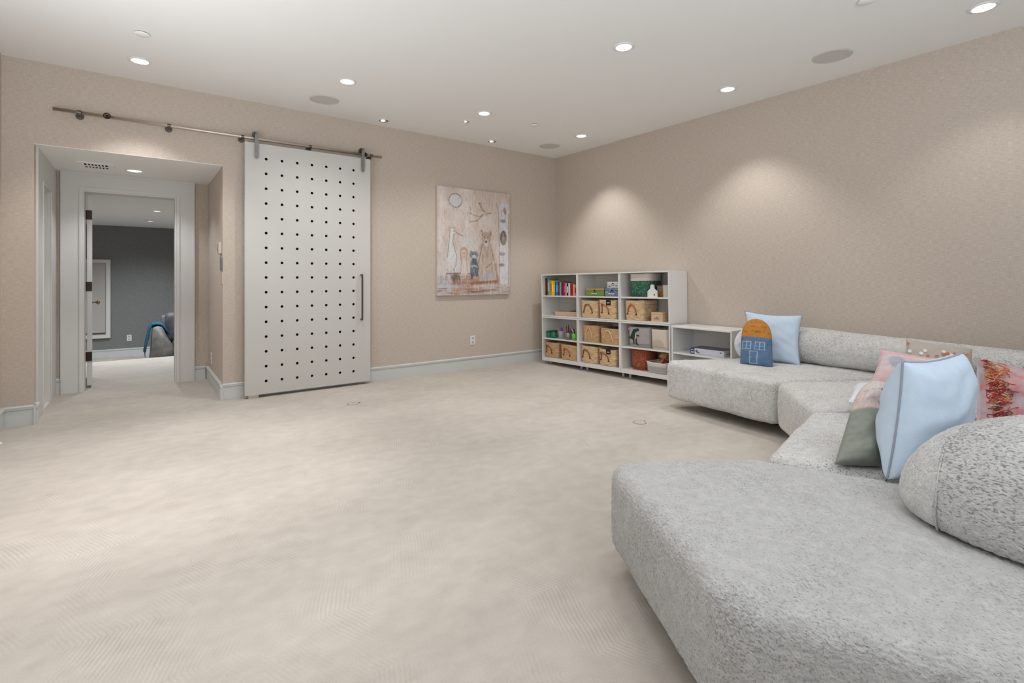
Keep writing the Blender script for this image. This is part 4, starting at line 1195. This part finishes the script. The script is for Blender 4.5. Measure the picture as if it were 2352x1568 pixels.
# --- board game box on the low unit
t = thing('game_box', 'flat white board game box with a dark blue end, on the low shelf unit', 'box', mw=LOWM @ Matrix.Translation((.372, .055, .3945)) @ Matrix.Rotation(.06, 4, 'Z'))
MB_ = mat('box_white', (206, 208, 218), .4, var=.05, vscale=20)
obj('box_body', bx(-.13, .18, 0, .22, 0, .058, .001), MB_, t)
obj('blue_end', bx(-.175, -.13, -.0005, .2205, 0, .0585, .001), mat('box_blue', (24, 58, 118), .4), t)
obj('top_picture', bx(-.128, .178, .002, .218, .0575, .0592), mat('box_top_print', (96, 96, 116), .35, var=.6, vscale=22), t)
obj('front_picture', prism(nb(), [(-.122, .030), (-.112, .046), (-.100, .040), (-.086, .026), (-.070, .014), (-.090, .010), (-.108, .016)], -.0012, .0005, 'y'), mat('box_pic', (110, 104, 100), .5, var=.5, vscale=60), t)
bm = nb(); box(bm, -.166, -.154, -.0014, 0, .010, .024); o = obj('icon_tile', bm, M_WHITEP, t)
bm = nb(); box(bm, -.150, -.138, -.0014, 0, .010, .024); o = obj('icon_tile', bm, M_WHITEP, t)
obj('title_strip', bx(-.168, -.138, -.0014, 0, .040, .045), M_WHITEP, t)
obj('badge', bx(.140, .156, -.0012, 0, .034, .044), mat('badge_grey', (90, 92, 106), .5), t)
obj('side_lettering', bx(.1795, .1808, .04, .18, .018, .034), mat('side_letter', (160, 164, 186), .5, var=.4, vscale=90), t)

# ------------------------------------------------------------------ modular sofa
def round_poly(poly, r, n=6):
    out = []; k = len(poly)
    for i in range(k):
        p0, p, p1 = Vector(poly[i - 1]), Vector(poly[i]), Vector(poly[(i + 1) % k])
        a = (p0 - p).normalized(); b = (p1 - p).normalized(); ang_ = a.angle(b)
        rr_ = r[i] if isinstance(r, (list, tuple)) else r
        t_ = min(rr_ / math.tan(ang_ / 2), (p0 - p).length * .45, (p1 - p).length * .45)
        A = p + a * t_; B = p + b * t_
        for q in range(n + 1):
            f = q / n; out.append(((1 - f) ** 2) * A + 2 * f * (1 - f) * p + f * f * B)
    # resample edges evenly
    res = []; L_ = len(out)
    for i in range(L_):
        a, b = out[i], out[(i + 1) % L_]; d = (b - a).length
        m_ = max(1, int(d / .06))
        for q in range(m_):
            res.append(a.lerp(b, q / m_))
    return res


def soft_block(poly, z0, z1, rc, rt, rb=.05, crown=.012, seg=6, topn=12, wob=.006, seed=1):
    """upholstered block: rounded corners, rounded top and bottom edge, slightly crowned top"""
    pl = round_poly(poly, rc)
    pl = [p for i, p in enumerate(pl) if (p - pl[i - 1]).length > .006]; n = len(pl)
    c = sum(pl, Vector((0, 0))) / n
    area = sum(pl[i].x * pl[(i + 1) % n].y - pl[(i + 1) % n].x * pl[i].y for i in range(n))
    sgn = 1 if area > 0 else -1
    nr = []
    for i in range(n):
        t_ = (pl[(i + 1) % n] - pl[i - 1]).normalized(); nr.append(Vector((t_.y, -t_.x)) * sgn)
    rnd = random.Random(seed); ph = [rnd.uniform(0, 6) for _ in range(4)]
    bm = nb(); rings = []

    def ring(inset, z, sc_=1.0):
        R = []
        for i in range(n):
            p = pl[i] - nr[i] * inset
            p = c + (p - c) * sc_
            w_ = wob * max(0, sc_ * 3 - 2) * (math.sin(i * .35 + ph[0] + z * 9) * .5 + math.sin(i * .13 + ph[1]) * .5)
            R.append(bm.verts.new((p.x + nr[i].x * w_, p.y + nr[i].y * w_, z)))
        return R
    rings.append(ring(rb + .05, z0, .5)); rings.append(ring(rb + .02, z0)); 
    for k in range(seg + 1):
        a = PI / 2 * k / seg; rings.append(ring(rb * (1 - math.sin(a)), z0 + rb * (1 - math.cos(a))))
    zm = (z0 + rb + z1 - rt) / 2
    rings.append(ring(-.006, zm - .04)); rings.append(ring(-.006, zm + .04))
    for k in range(seg + 1):
        a = PI / 2 * k / seg; rings.append(ring(rt * (1 - math.cos(a)), z1 - rt + rt * math.sin(a)))
    for k in range(1, topn):
        s_ = 1 - k / topn; rings.append(ring(rt, z1 + crown * (1 - s_ * s_), s_))
    cv_ = bm.verts.new((c.x, c.y, z1 + crown))
    for A, B in zip(rings, rings[1:]):
        for i in range(n):
            j = (i + 1) % n; bm.faces.new((A[i], A[j], B[j], B[i]))
    for i in range(n):
        bm.faces.new((rings[-1][i], rings[-1][(i + 1) % n], cv_))
    bm.faces.new(rings[0][::-1])
    return bm


def tex(name, kind='CLOUDS', scale=.01, depth=2):
    if name in bpy.data.textures:
        return bpy.data.textures[name]
    t_ = bpy.data.textures.new(name, kind); t_.noise_scale = scale
    if kind == 'CLOUDS':
        t_.noise_depth = depth
    return t_


def pile(o, levels, strength=.006, scale=.009, big=.006):
    if levels:
        m_ = o.modifiers.new('dense', 'SUBSURF'); m_.subdivision_type = 'CATMULL_CLARK'; m_.levels = levels; m_.render_levels = levels
    if big:
        d = o.modifiers.new('soft', 'DISPLACE'); d.texture = tex('soft_clouds', scale=.22); d.strength = big * 2; d.mid_level = .5; d.texture_coords = 'LOCAL'
    d = o.modifiers.new('pile', 'DISPLACE'); d.texture = tex('pile_clouds_%g' % scale, scale=scale); d.strength = strength; d.mid_level = .5; d.texture_coords = 'LOCAL'


T_SEAT, Z_B = .42, .085


def module(label, poly, rc, levels, m, base_poly=None, seed=1, strength=.006, scale=.009):
    cx_ = sum(p[0] for p in poly) / len(poly); cy_ = sum(p[1] for p in poly) / len(poly)
    t = thing('sofa_module', label, 'sofa', (cx_, cy_, 0), 0, 'modules of the grey sectional sofa')
    lp = [(p[0] - cx_, p[1] - cy_) for p in poly]
    o = obj('seat', soft_block(lp, Z_B, T_SEAT, rc, .055, seed=seed), m, t, True)
    pile(o, levels, strength, scale)
    ip = [(x * .4, y * .4) for x, y in lp]
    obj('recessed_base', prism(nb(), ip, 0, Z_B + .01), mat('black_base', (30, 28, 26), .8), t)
    return t


m1 = [(-1.065, -2.625), (-1.165, -3.70), (-.03, -4.335), (-.03, -3.14)]
m2 = [(-1.185, -3.73), (-1.765, -4.235), (-.72, -5.11), (-.04, -4.85), (-.04, -4.385)]
m3 = [(-1.845, -4.232), (-2.775, -4.435), (-2.275, -5.50), (-1.55, -5.95), (-.735, -5.155)]
m4 = [(-3.335, -4.075), (-3.795, -4.885), (-3.545, -5.335), (-3.10, -6.05), (-2.32, -6.10), (-2.325, -5.50), (-2.815, -4.425)]
module('sofa module at the far left end, next to the low shelf unit', m1, [.11, .075, .08, .10], 2, M_SOFA2, seed=1, strength=.005, scale=.014)
module('sofa module in the inner corner, second from the shelves', m2, [.09, .08, .075, .075, .075], 2, M_SOFA2, seed=2, strength=.005, scale=.014)
module('sofa module in the middle, between the corner module and the nearest one', m3, [.08, .09, .08, .1, .08], 3, M_SOFA2, seed=3, strength=.006, scale=.012)
module('large sofa module in the foreground, nearest the camera', m4, [.11, .12, .1, .1, .1, .08, .09], 4, M_SOFA3, seed=4, strength=.007, scale=.010)


def superq(a, b, c, ex=2.6, ez=2.2, nu=48, nv=24, z0=-1.0):
    """rounded block, half sizes a b c, flattened underside"""
    def sg(v, e):
        return math.copysign(abs(v) ** e, v)
    bm = nb(); rings = []
    for j in range(1, nv):
        ph = -PI / 2 + PI * j / nv
        R = []
        for i in range(nu):
            th = 2 * PI * i / nu
            R.append(bm.verts.new((a * sg(math.cos(ph), 2 / ez) * sg(math.cos(th), 2 / ex), b * sg(math.cos(ph), 2 / ez) * sg(math.sin(th), 2 / ex), c * sg(math.sin(ph), 2 / ez))))
        rings.append(R)
    lo = bm.verts.new((0, 0, -c)); hi = bm.verts.new((0, 0, c))
    for A, B in zip(rings, rings[1:]):
        for i in range(nu):
            k = (i + 1) % nu; bm.faces.new((A[i], A[k], B[k], B[i]))
    for i in range(nu):
        k = (i + 1) % nu; bm.faces.new((lo, rings[0][k], rings[0][i])); bm.faces.new((rings[-1][i], rings[-1][k], hi))
    return bm


def bolster(label, p0, p1, half_t, z0, z1a, z1b, levels, m, group=None, strength=.006, scale=.012):
    """long upholstered roll: D-shaped section lofted along its length, softly closed ends"""
    p0 = Vector(p0); p1 = Vector(p1); d = p1 - p0; L_ = d.length; mid = (p0 + p1) / 2
    t = thing('bolster_cushion', label, 'cushion', (mid.x, mid.y, z0), math.atan2(d.y, d.x), group)
    bm = nb(); rings = []; ns = 28
    stations = [(-L_ / 2, .55), (-L_ / 2 + .004, .75), (-L_ / 2 + .018, .88), (-L_ / 2 + .05, .965), (-L_ / 2 + .10, 1.0)]
    k_ = max(4, int((L_ - .2) / .07))
    stations += [(-L_ / 2 + .10 + (L_ - .2) * q / k_, 1.0) for q in range(1, k_)]
    stations += [(-x, f) for x, f in stations[4::-1]]
    for x, f in stations:
        u_ = x / L_ + .5; h_ = (z1a * (1 - u_) + z1b * u_) - z0; R_ = []
        for i in range(ns):
            a = 2 * PI * i / ns; ca, sa = math.cos(a), math.sin(a)
            yy = half_t * math.copysign(abs(ca) ** (2 / 2.6), ca) * (1.0 if sa < 0 else 1 - .10 * sa)
            zz = h_ / 2 * (1 + math.copysign(abs(sa) ** (2 / 2.4), sa)) if sa > 0 else h_ * .16 * (1 + math.copysign(abs(sa) ** .5, sa)) + h_ * .34 * (1 + sa)
            R_.append(bm.verts.new((x, yy * f, h_ * (1 - f) * .35 + zz * (.35 + .65 * f) if f < 1 else zz)))
        rings.append(R_)
    for A, B in zip(rings, rings[1:]):
        for i in range(ns):
            j = (i + 1) % ns; bm.faces.new((A[i], A[j], B[j], B[i]))
    bm.faces.new(rings[0][::-1]); bm.faces.new(rings[-1])
    o = obj('cushion', bm, m, t, True); pile(o, levels, strength, scale, .009)
    return t, o


TS = T_SEAT + .006
bolster('long low backrest cushion along the right wall behind the far module', (-.18, -3.40), (-.265, -5.10), .152, TS, .735, .680, 2, M_SOFA2, 'low backrest cushions of the sofa', strength=.010, scale=.016)
bolster('low backrest cushion turning the corner beyond the right edge of the view', (-.44, -5.14), (-1.02, -5.66), .175, TS, .70, .70, 2, M_SOFA2, 'low backrest cushions of the sofa', strength=.009, scale=.016)


def dome_cushion(label, c, half_t, half_l, h, z0, seam_y):
    """big backrest: full at its foot, domed above, rounded ends; a seam sets off the lighter end panel"""
    t = thing('bolster_cushion', label, 'cushion', (c[0], c[1], z0))
    bm = nb(); rings = []; nu = 96
    def sg(v, e):
        return math.copysign(abs(v) ** e, v)
    prof = [(.92, 0.0), (.965, .008), (.99, .03)] + [(max(0.0, math.cos(PI / 2 * k / 16)) ** .86, .05 + (h - .05) * math.sin(PI / 2 * k / 16) ** .95) for k in range(0, 16)]
    for f, z in prof:
        R_ = []
        for i in range(nu):
            th_ = 2 * PI * i / nu
            R_.append(bm.verts.new((half_t * f * sg(math.cos(th_), 2 / 3.0), (half_l - half_t * 1.75 * (1 - f)) * sg(math.sin(th_), 2 / 3.0), z)))
        rings.append(R_)
    for A, B in zip(rings, rings[1:]):
        for i in range(nu):
            k = (i + 1) % nu; bm.faces.new((A[i], A[k], B[k], B[i]))
    bm.faces.new(rings[0][::-1]); 
    top = rings[-1]; hl = [v.co.copy() for v in top]
    cvx = bm.verts.new((0, 0, h + .002))
    for i in range(nu):
        bm.faces.new((top[i], top[(i + 1) % nu], cvx))
    o = obj('cushion', bm, M_SOFA4, t, True); o.data.materials.append(M_SOFA)
    for p in o.data.polygons:
        if p.center.y - .35 * (p.center.x / half_t) * .0 > seam_y:
            p.material_index = 1
    pile(o, 3, .007, .010, .006)
    # welt along the seam between the end panel and the long body
    sec = []
    for f, z in prof:
        for sg_ in (-1,):
            hl_ = half_l - half_t * 1.75 * (1 - f)
            v_ = min(1, seam_y / hl_) if hl_ > 0 else 1
            cx_ = (max(0.0, 1 - v_ ** 3.0)) ** (1 / 3.0)
            if v_ < 1:
                sec.append((f * half_t * cx_, z))
    pts = [(-x - .002, seam_y, z) for x, z in sec] + [(x, seam_y, z) for x, z in sec[::-1]]
    obj('seam_welt', tube(nb(), pts, .0028, 6), M_SOFA4, t, True)
    return t


dome_cushion('big rounded backrest cushion in the right foreground', (-2.80, -5.545), .315, .60, .350, TS + .010, .465)



# ------------------------------------------------------------------ cushions
def cushion(label, q, thick, m, name='cushion', canvas=None, outline=None, pinch=.07, n=40, wrinkle=.004, seed=1, piping=None, sub=1, puff=.42, canvas_back=None, group=None, face=1):
    """q = world corners BL BR TR TL; outline(v)->half width for shaped cushions"""
    BL, BR, TR, TL = [Vector(x) for x in q]
    org = (BL + BR) / 2
    U_ = ((BR - BL) + (TR - TL)) / 2; V_ = ((TL - BL) + (TR - BR)) / 2
    N_ = U_.cross(V_).normalized() * face
    t = thing(name, label, 'cushion', org, 0, group)
    rnd = random.Random(seed); ph = [rnd.uniform(0, 6.28) for _ in range(10)]
    vs = []; uv = []

    def P(u, v, side):
        uu, vv = 2 * u - 1, 2 * v - 1
        if outline:
            hw = outline(v); u2 = .5 + (u - .5) * 2 * hw; v2 = v
            e = max(0, (1 - uu * uu)) ** .5
            ev = max(0, 1 - abs(vv) ** 6) ** .5
            th = thick * e * ev * (0.35 + .65 * min(1, hw * 2))
        else:
            u2 = .5 + (u - .5) * (1 - pinch * (1 - vv * vv)); v2 = .5 + (v - .5) * (1 - pinch * (1 - uu * uu))
            th = thick * (max(0, 1 - uu * uu) * max(0, 1 - vv * vv)) ** puff
        p = BL * (1 - u2) * (1 - v2) + BR * u2 * (1 - v2) + TR * u2 * v2 + TL * (1 - u2) * v2
        edge = min(1, 4 * (1 - max(abs(uu), abs(vv))))
        wr = wrinkle * (math.sin(9 * u + 5 * v + ph[0]) + math.sin(17 * v - 6 * u + ph[1]) * .7 + math.sin(31 * v + 4 * math.sin(5 * u + ph[2])) * .35) * edge
        return p + N_ * side * (th / 2 + wr * (1 if side > 0 else -1)) - org
    sheets = []
    for side in (1, -1):
        for j in range(n + 1):
            for i in range(n + 1):
                vs.append(P(i / n, j / n, side)); uv.append((i / n, 1 - j / n, side))
    fs = []; K = (n + 1) ** 2
    for s_ in (0, 1):
        for j in range(n):
            for i in range(n):
                a = s_ * K + j * (n + 1) + i
                fs.append((a, a + 1, a + n + 2, a + n + 1) if s_ == 0 else (a, a + n + 1, a + n + 2, a + 1))
    bpts = [(i, 0) for i in range(n)] + [(n, j) for j in range(n)] + [(i, n) for i in range(n, 0, -1)] + [(0, j) for j in range(n, 0, -1)]
    idx = [j * (n + 1) + i for i, j in bpts]
    for a, b in zip(idx, idx[1:] + idx[:1]):
        fs.append((a, a + K, b + K, b))
    o = obj('cover', (vs, fs), m, t, True)
    if canvas is not None:
        u_ = np.array([x[0] for x in uv]); v_ = np.array([x[1] for x in uv]); sd = np.array([x[2] for x in uv])
        c1 = canvas.sample(u_, v_); c2 = (canvas_back or canvas).sample(u_, v_)
        set_cols(o.data, np.where((sd > 0)[:, None], c1, c2))
    if sub:
        md = o.modifiers.new('smooth', 'SUBSURF'); md.levels = sub; md.render_levels = sub
    if piping:
        pts = [P(i / n, j / n, 1) for i, j in bpts]
        pp = obj('piping', tube(nb(), pts, .0042, 6, True), piping, t, True); pp['label'] = 'grey piping around the edge'
    return t, o


M_BLUE = mat('pale_blue_cotton', (196, 213, 229), .9, bump=.35, bscale=240, var=.03, vscale=30)
M_PIPE = mat('grey_piping', (150, 156, 168), .8)
cushion('pale blue square cushion with grey piping at the far end of the sofa', [(-.50, -3.125, .425), (-.395, -3.545, .425), (-.285, -3.515, .845), (-.42, -3.075, .862)], .15, M_BLUE, seed=3, piping=M_PIPE, pinch=.10, wrinkle=.003)
# near blue cushion
cushion('large pale blue cushion with grey piping, standing in front of the doll cushion', [(-2.70, -4.855, .43), (-2.21, -4.925, .43), (-2.185, -4.96, .862), (-2.635, -4.885, .860)], .25, M_BLUE, seed=8, piping=M_PIPE, pinch=.08, wrinkle=.005, n=56, face=1)

# house cushion: arched, rust roof over denim blue with stitched windows and door
hc = Canvas(220, 130, (86, 112, 142))
hc.blend((vnoise(220, 130, 40, 8, 21) - .5), (112, 140, 170), .5)
hc.blend((hc.V < .42).astype(float), (184, 124, 50)); hc.blend((hc.V < .42) * (vnoise(220, 130, 30, 12, 22) - .4), (150, 96, 38), .5)
for v in (.10, .205, .31):
    for k in range(14):
        hc.line([(.06 + k * .066, v + .006 * math.sin(k)), (.10 + k * .066, v + .006 * math.sin(k))], .006, (104, 66, 24), .9, asp=1.7)
for u0 in (.10, .52):
    for a in (0, .145, .29):
        hc.line([(u0 + a, .53), (u0 + a - .02, .69)], .010, (176, 196, 220), .85, asp=1.7)
    for v in (0, .08, .16):
        hc.line([(u0 - v * .1, .53 + v), (u0 + .29 - v * .1, .53 + v)], .010, (176, 196, 220), .85, asp=1.7)
for pts in ([(.33, .97), (.36, .73), (.58, .73), (.56, .97)], [(.33, .97), (.56, .97)], [(.38, .85), (.41, .86)]):
    hc.line(pts, .010, (176, 196, 220), .85, asp=1.7)


def arch(v):
    return .5 * (1.0 - .04 * v) if v < .62 else .48 * math.sqrt(max(.0004, 1 - ((v - .62) / .38) ** 2.2))


cushion('arched house-shaped cushion with a rust roof and blue walls, leaning on the blue one', [(-.735, -3.205, .425), (-.675, -3.455, .425), (-.545, -3.385, .810), (-.60, -3.145, .812)], .12, print_mat('house_print', .9, .3, 220, .05, 60), name='house_cushion', canvas=hc, outline=arch, seed=5, n=60)

# speckled white cushion behind them
sp_m = dots_mat('speckled_white', (214, 216, 222), (120, 134, 150), 70, .17)


def oval(v):
    return .5 * math.sqrt(max(.002, 1 - (2 * v - 1) ** 2 * .98))


cushion('white speckled rounded cushion half hidden behind the blue cushion, by the shelf', [(-.585, -3.07, .425), (-.36, -3.26, .425), (-.30, -3.21, .71), (-.52, -3.03, .71)], .09, sp_m, outline=oval, seed=6, n=40)

# beige button cushion
q_b = [(-.67, -4.325, .445), (-.60, -4.70, .445), (-.455, -4.652, .700), (-.555, -4.318, .742)]
bt, bo = cushion('beige linen cushion sewn with white buttons and copper sequins', q_b, .13, mat('beige_linen', (186, 176, 166), .9, bump=.4, bscale=260, var=.05, vscale=30), seed=9, pinch=.07, wrinkle=.003)
BL, BR, TR, TL = [Vector(x) for x in q_b]


def on_cushion(q, u, v, thick, parent_loc, face=1, puff=.42, lift=.002, pinch=.07):
    BL, BR, TR, TL = [Vector(x) for x in q]
    N_ = (((BR - BL) + (TR - TL)).cross((TL - BL) + (TR - BR))).normalized() * face
    uu, vv = 2 * u - 1, 2 * v - 1
    u, v = .5 + (u - .5) * (1 - pinch * (1 - vv * vv)), .5 + (v - .5) * (1 - pinch * (1 - uu * uu))
    p = BL * (1 - u) * (1 - v) + BR * u * (1 - v) + TR * u * v + TL * (1 - u) * v
    return p + N_ * (thick / 2 * (max(0, 1 - uu * uu) * max(0, 1 - vv * vv)) ** puff + lift) - parent_loc, N_


org_b = (BL + BR) / 2
rnd = random.Random(4)
spots_w = [(.30, .60), (.72, .42), (.78, .50), (.68, .34), (.80, .36), (.74, .28), (.64, .44), (.70, .55), (.84, .46), (.66, .22), (.76, .18), (.86, .28), (.58, .66), (.06, .52), (.24, .46), (.60, .30), (.80, .60)]
spots_c = [(.12, .26), (.34, .36), (.48, .40), (.58, .55), (.74, .66), (.90, .55), (.03, .85), (.50, .22), (.64, .60), (.88, .38), (.92, .70), (.40, .18)]
for k, (u, v) in enumerate(spots_w):
    v = .40 + .55 * v; p, N_ = on_cushion(q_b, u, v, .13, org_b)
    o = obj('white_button', lathe(nb(), [(.0, .0), (.0105, .0), (.0125, .0035), (.0085, .0055), (.0035, .003), (0, .003)], 14), M_WHITEP, bt, True); o.location = p; o.rotation_mode = 'QUATERNION'; o.rotation_quaternion = N_.to_track_quat('Z', 'Y')
for k, (u, v) in enumerate(spots_c):
    v = .42 + .52 * v; p, N_ = on_cushion(q_b, u, v, .13, org_b)
    o = obj('copper_sequin', lathe(nb(), [(.0, .0), (.009, .001), (.010, .004), (0, .003)], 6), mat('copper_foil', (176, 106, 66), .35, .6), bt); o.location = p; o.rotation_mode = 'QUATERNION'; o.rotation_quaternion = N_.to_track_quat('Z', 'Y')

# pink patchwork cushion behind the large blue one
pk = Canvas(160, 200, (206, 190, 190))
pk.blend((vnoise(160, 200, 9, 12, 31) - .45) * 2.5, (208, 180, 182), .5); pk.blend((vnoise(160, 200, 40, 50, 32) - .5) * 2, (190, 166, 164), .5)
pk.ell(.22, .40, .09, .17, (164, 166, 176), .9, rot=-.35, soft=.3); pk.blend(((pk.V < .16)).astype(float), (222, 168, 174), .7)
pk.blend(((pk.U < .2) & (pk.V > .55)) * (vnoise(160, 200, 30, 40, 35)), (206, 168, 160), .9)
for k in range(26):
    pk.line([(.30 + .02 * k, .42 + .05 * math.sin(k * 1.9)), (.32 + .02 * k, .50 + .05 * math.cos(k * 2.3))], .004, (112, 112, 122), .6)
pk.line([(.1, .2), (.3, .16), (.5, .22), (.7, .19), (.9, .24)], .007, (244, 208, 190), .8)
cushion('pink patchwork cushion showing behind the large blue cushion', [(-1.79, -4.485, .585), (-1.60, -4.84, .56), (-1.40, -4.76, .715), (-1.62, -4.50, .77)], .13, print_mat('pink_print', .9, .4, 220, .06, 50), canvas=pk, seed=12, pinch=.08, n=56)
# small white cushion lying under it
cushion('white cushion lying flat under the pink cushion', [(-1.84, -4.42, .505), (-1.72, -4.92, .505), (-1.30, -4.78, .505), (-1.42, -4.30, .505)], .15, mat('white_cotton', (222, 224, 232), .9, bump=.3, bscale=200), seed=14, n=30, pinch=.03, puff=.25)

# doll cushion: rounded head with a stitched face over an olive body
dl = Canvas(220, 120, (140, 144, 134))
dl.blend((vnoise(220, 120, 30, 8, 41) - .5) * 1.5, (122, 126, 116), .6)
dl.blend((dl.V < .40).astype(float), (208, 198, 192)); dl.blend((dl.V < .40) * (vnoise(220, 120, 30, 30, 42) - .45) * 2, (196, 170, 164), .7)
dl.blend(((dl.V > .27) & (dl.V < .40)) * (vnoise(220, 120, 60, 20, 43)), (204, 172, 166), .8)
dl.line([(.02, .405), (.98, .405)], .008, (170, 160, 150))
for pts in ([(.1, .20), (.5, .16), (.9, .21)], [(.2, .30), (.6, .27), (.9, .31)]):
    dl.line(pts, .006, (178, 150, 150), .7)
dl.ell(.60, .17, .045, .020, (70, 92, 112)); dl.ell(.62, .20, .04, .012, (120, 176, 180), .7); dl.ell(.60, .165, .018, .009, (20, 26, 34))
dl.ell(.90, .23, .03, .014, (70, 92, 112), .8)
dl.ring(.60, .315, .05, .018, .010, (52, 60, 70), .9, 0, PI, asp=1.8)


def doll(v):
    if v < .62:
        return .5 - .10 * v
    if v < .66:
        return .438 - (v - .62) * .3
    return .43 * math.sqrt(max(.0004, 1 - ((v - .66) / .34) ** 2.4))


cushion('doll-shaped cushion with a pale stitched face and olive body, beside the large blue cushion', [(-2.675, -4.675, .43), (-2.545, -4.80, .43), (-2.27, -4.765, .715), (-2.37, -4.645, .725)], .13, print_mat('doll_print', .9, .35, 220, .05, 40), name='doll_cushion', canvas=dl, outline=doll, seed=16, n=56, wrinkle=.005)

# pyramid-like cushion with red and orange yarn fringe
rd = Canvas(160, 160, (186, 164, 166))
rd.blend((vnoise(160, 160, 9, 9, 51) - .4) * 2.2, (196, 128, 128), .7); rd.blend((vnoise(160, 160, 14, 14, 52) - .5) * 2.5, (150, 148, 152), .7); rd.blend((vnoise(160, 160, 30, 30, 53) - .6) * 3, (204, 84, 80), .6)
rdb = Canvas(160, 160, (206, 200, 212)); rdb.blend((vnoise(160, 160, 8, 8, 54) - .4) * 2, (216, 184, 200), .7)
q_r = [(-1.935, -4.955, .43), (-1.60, -5.28, .43), (-1.47, -5.22, .70), (-1.725, -4.915, .79)]
rt_, ro = cushion('mauve and grey marbled cushion edged with red and orange yarn', q_r, .20, print_mat('marbled_print', .9, .3, 200, .05, 40), canvas=rd, canvas_back=rdb, seed=18, pinch=.05, n=40)
org_r = (Vector(q_r[0]) + Vector(q_r[1])) / 2
rnd = random.Random(11)
cols = [((186, 52, 46), 'red'), ((206, 122, 70), 'orange'), ((146, 34, 54), 'crimson'), ((206, 166, 118), 'ochre'), ((92, 62, 66), 'brown')]
for ci, (c_, nm) in enumerate(cols):
    bm = nb()
    for k in range(34):
        v0 = rnd.random(); u0 = .02 + .13 * rnd.random() * (1 - .3 * v0)
        if nm in ('orange', 'ochre') and v0 < .45 and rnd.random() < .75:
            v0 = .45 + .5 * rnd.random()
        if nm in ('red', 'crimson') and v0 > .7 and rnd.random() < .6:
            v0 *= .7
        pts = []
        du, dv = rnd.uniform(-.03, .05), rnd.uniform(-.06, .06)
        for s_ in range(7):
            u = min(.98, max(.01, u0 + du * s_ / 3 + .02 * math.sin(s_ * 1.7 + k))); v = min(.97, max(.03, v0 + dv * s_ / 3 + .018 * math.cos(s_ * 1.3 + k * 2)))
            p, N_ = on_cushion(q_r, u, v, .20, org_r, lift=.004 + .008 * math.sin(PI * s_ / 6) * rnd.random())
            pts.append(p)
        tube(bm, pts, .0016, 4)
    o = obj('yarn_fringe', bm, mat('yarn_' + nm, c_, .9), rt_); o['kind'] = 'stuff'; o['label'] = nm + ' yarn'

# ------------------------------------------------------------------ armchair and throw in the grey room
M_VEL = mat('grey_velvet', (122, 120, 118), .6, bump=.2, bscale=30, var=.35, vscale=9)
M_VELD = mat('dark_velvet', (92, 90, 96), .55, bump=.4, bscale=14, var=.4, vscale=8)
ch = thing('armchair', 'grey crushed velvet armchair in the next room, cut off by the door casing', 'armchair', (-4.60, 4.55, -.30))
bm = prism(nb(), [(-.125, .02), (.215, .02), (.215, .28), (.175, .34), (.055, .62), (.03, .652), (-.01, .665), (-.06, .655), (-.085, .63), (-.10, .30)], 0, .95, 'y')
bmesh.ops.bevel(bm, geom=[e for e in bm.edges if abs(e.verts[0].co.y - e.verts[1].co.y) < .01], offset=.02, segments=2, affect='EDGES')
obj('arm', bm, M_VEL, ch, True)
obj('seat_cushion', bx(.20, .95, -.02, .70, .10, .40, .05, 3), M_VELD, ch, True)
obj('base', bx(.18, .95, .03, .90, .03, .12, .01), M_VEL, ch)
obj('back_cushion', bx(.10, .95, .50, .80, .36, .86, .08, 4), M_VELD, ch, True)
obj('back', bx(.05, .95, .78, .98, .05, .80, .04, 3), M_VEL, ch, True)
obj('foot', cyl(nb(), (-.06, .04, 0), (-.06, .04, .03), .02, 10), M_DARK, ch)
# throw folded over the arm
bm = nb(); prof = [(-.185, .24), (-.165, .36), (-.135, .50), (-.118, .62), (-.085, .680), (-.02, .694), (.045, .680), (.085, .60), (.115, .52)]
ys = [.16 + .04 * i for i in range(13)]
rows_ = []
for j, y in enumerate(ys):
    rows_.append([bm.verts.new((x + .012 * math.sin(j * 1.3 + i), y, z + .008 * math.sin(j * 2.1 + i * .7))) for i, (x, z) in enumerate(prof)])
for A, B in zip(rows_, rows_[1:]):
    for i in range(len(prof) - 1):
        bm.faces.new((A[i], A[i + 1], B[i + 1], B[i]))
th = thing('throw_blanket', 'teal knitted throw draped over the arm of the grey armchair', 'blanket', (-4.60, 4.55, -.30))
o = obj('cloth', bm, mat('teal_knit', (28, 92, 118), .9, bump=.6, bscale=60, var=.25, vscale=20), th, True)
md = o.modifiers.new('thick', 'SOLIDIFY'); md.thickness = .016; md.offset = 1.0
bm = nb()
for j in range(14):
    y = .16 + .48 * j / 13; tube(bm, [(-.185, y, .245), (-.190, y + .006, .20), (-.184, y, .155)], .006, 5)
o = obj('fringe', bm, mat('teal_knit', (28, 92, 118)), th); o['kind'] = 'stuff'
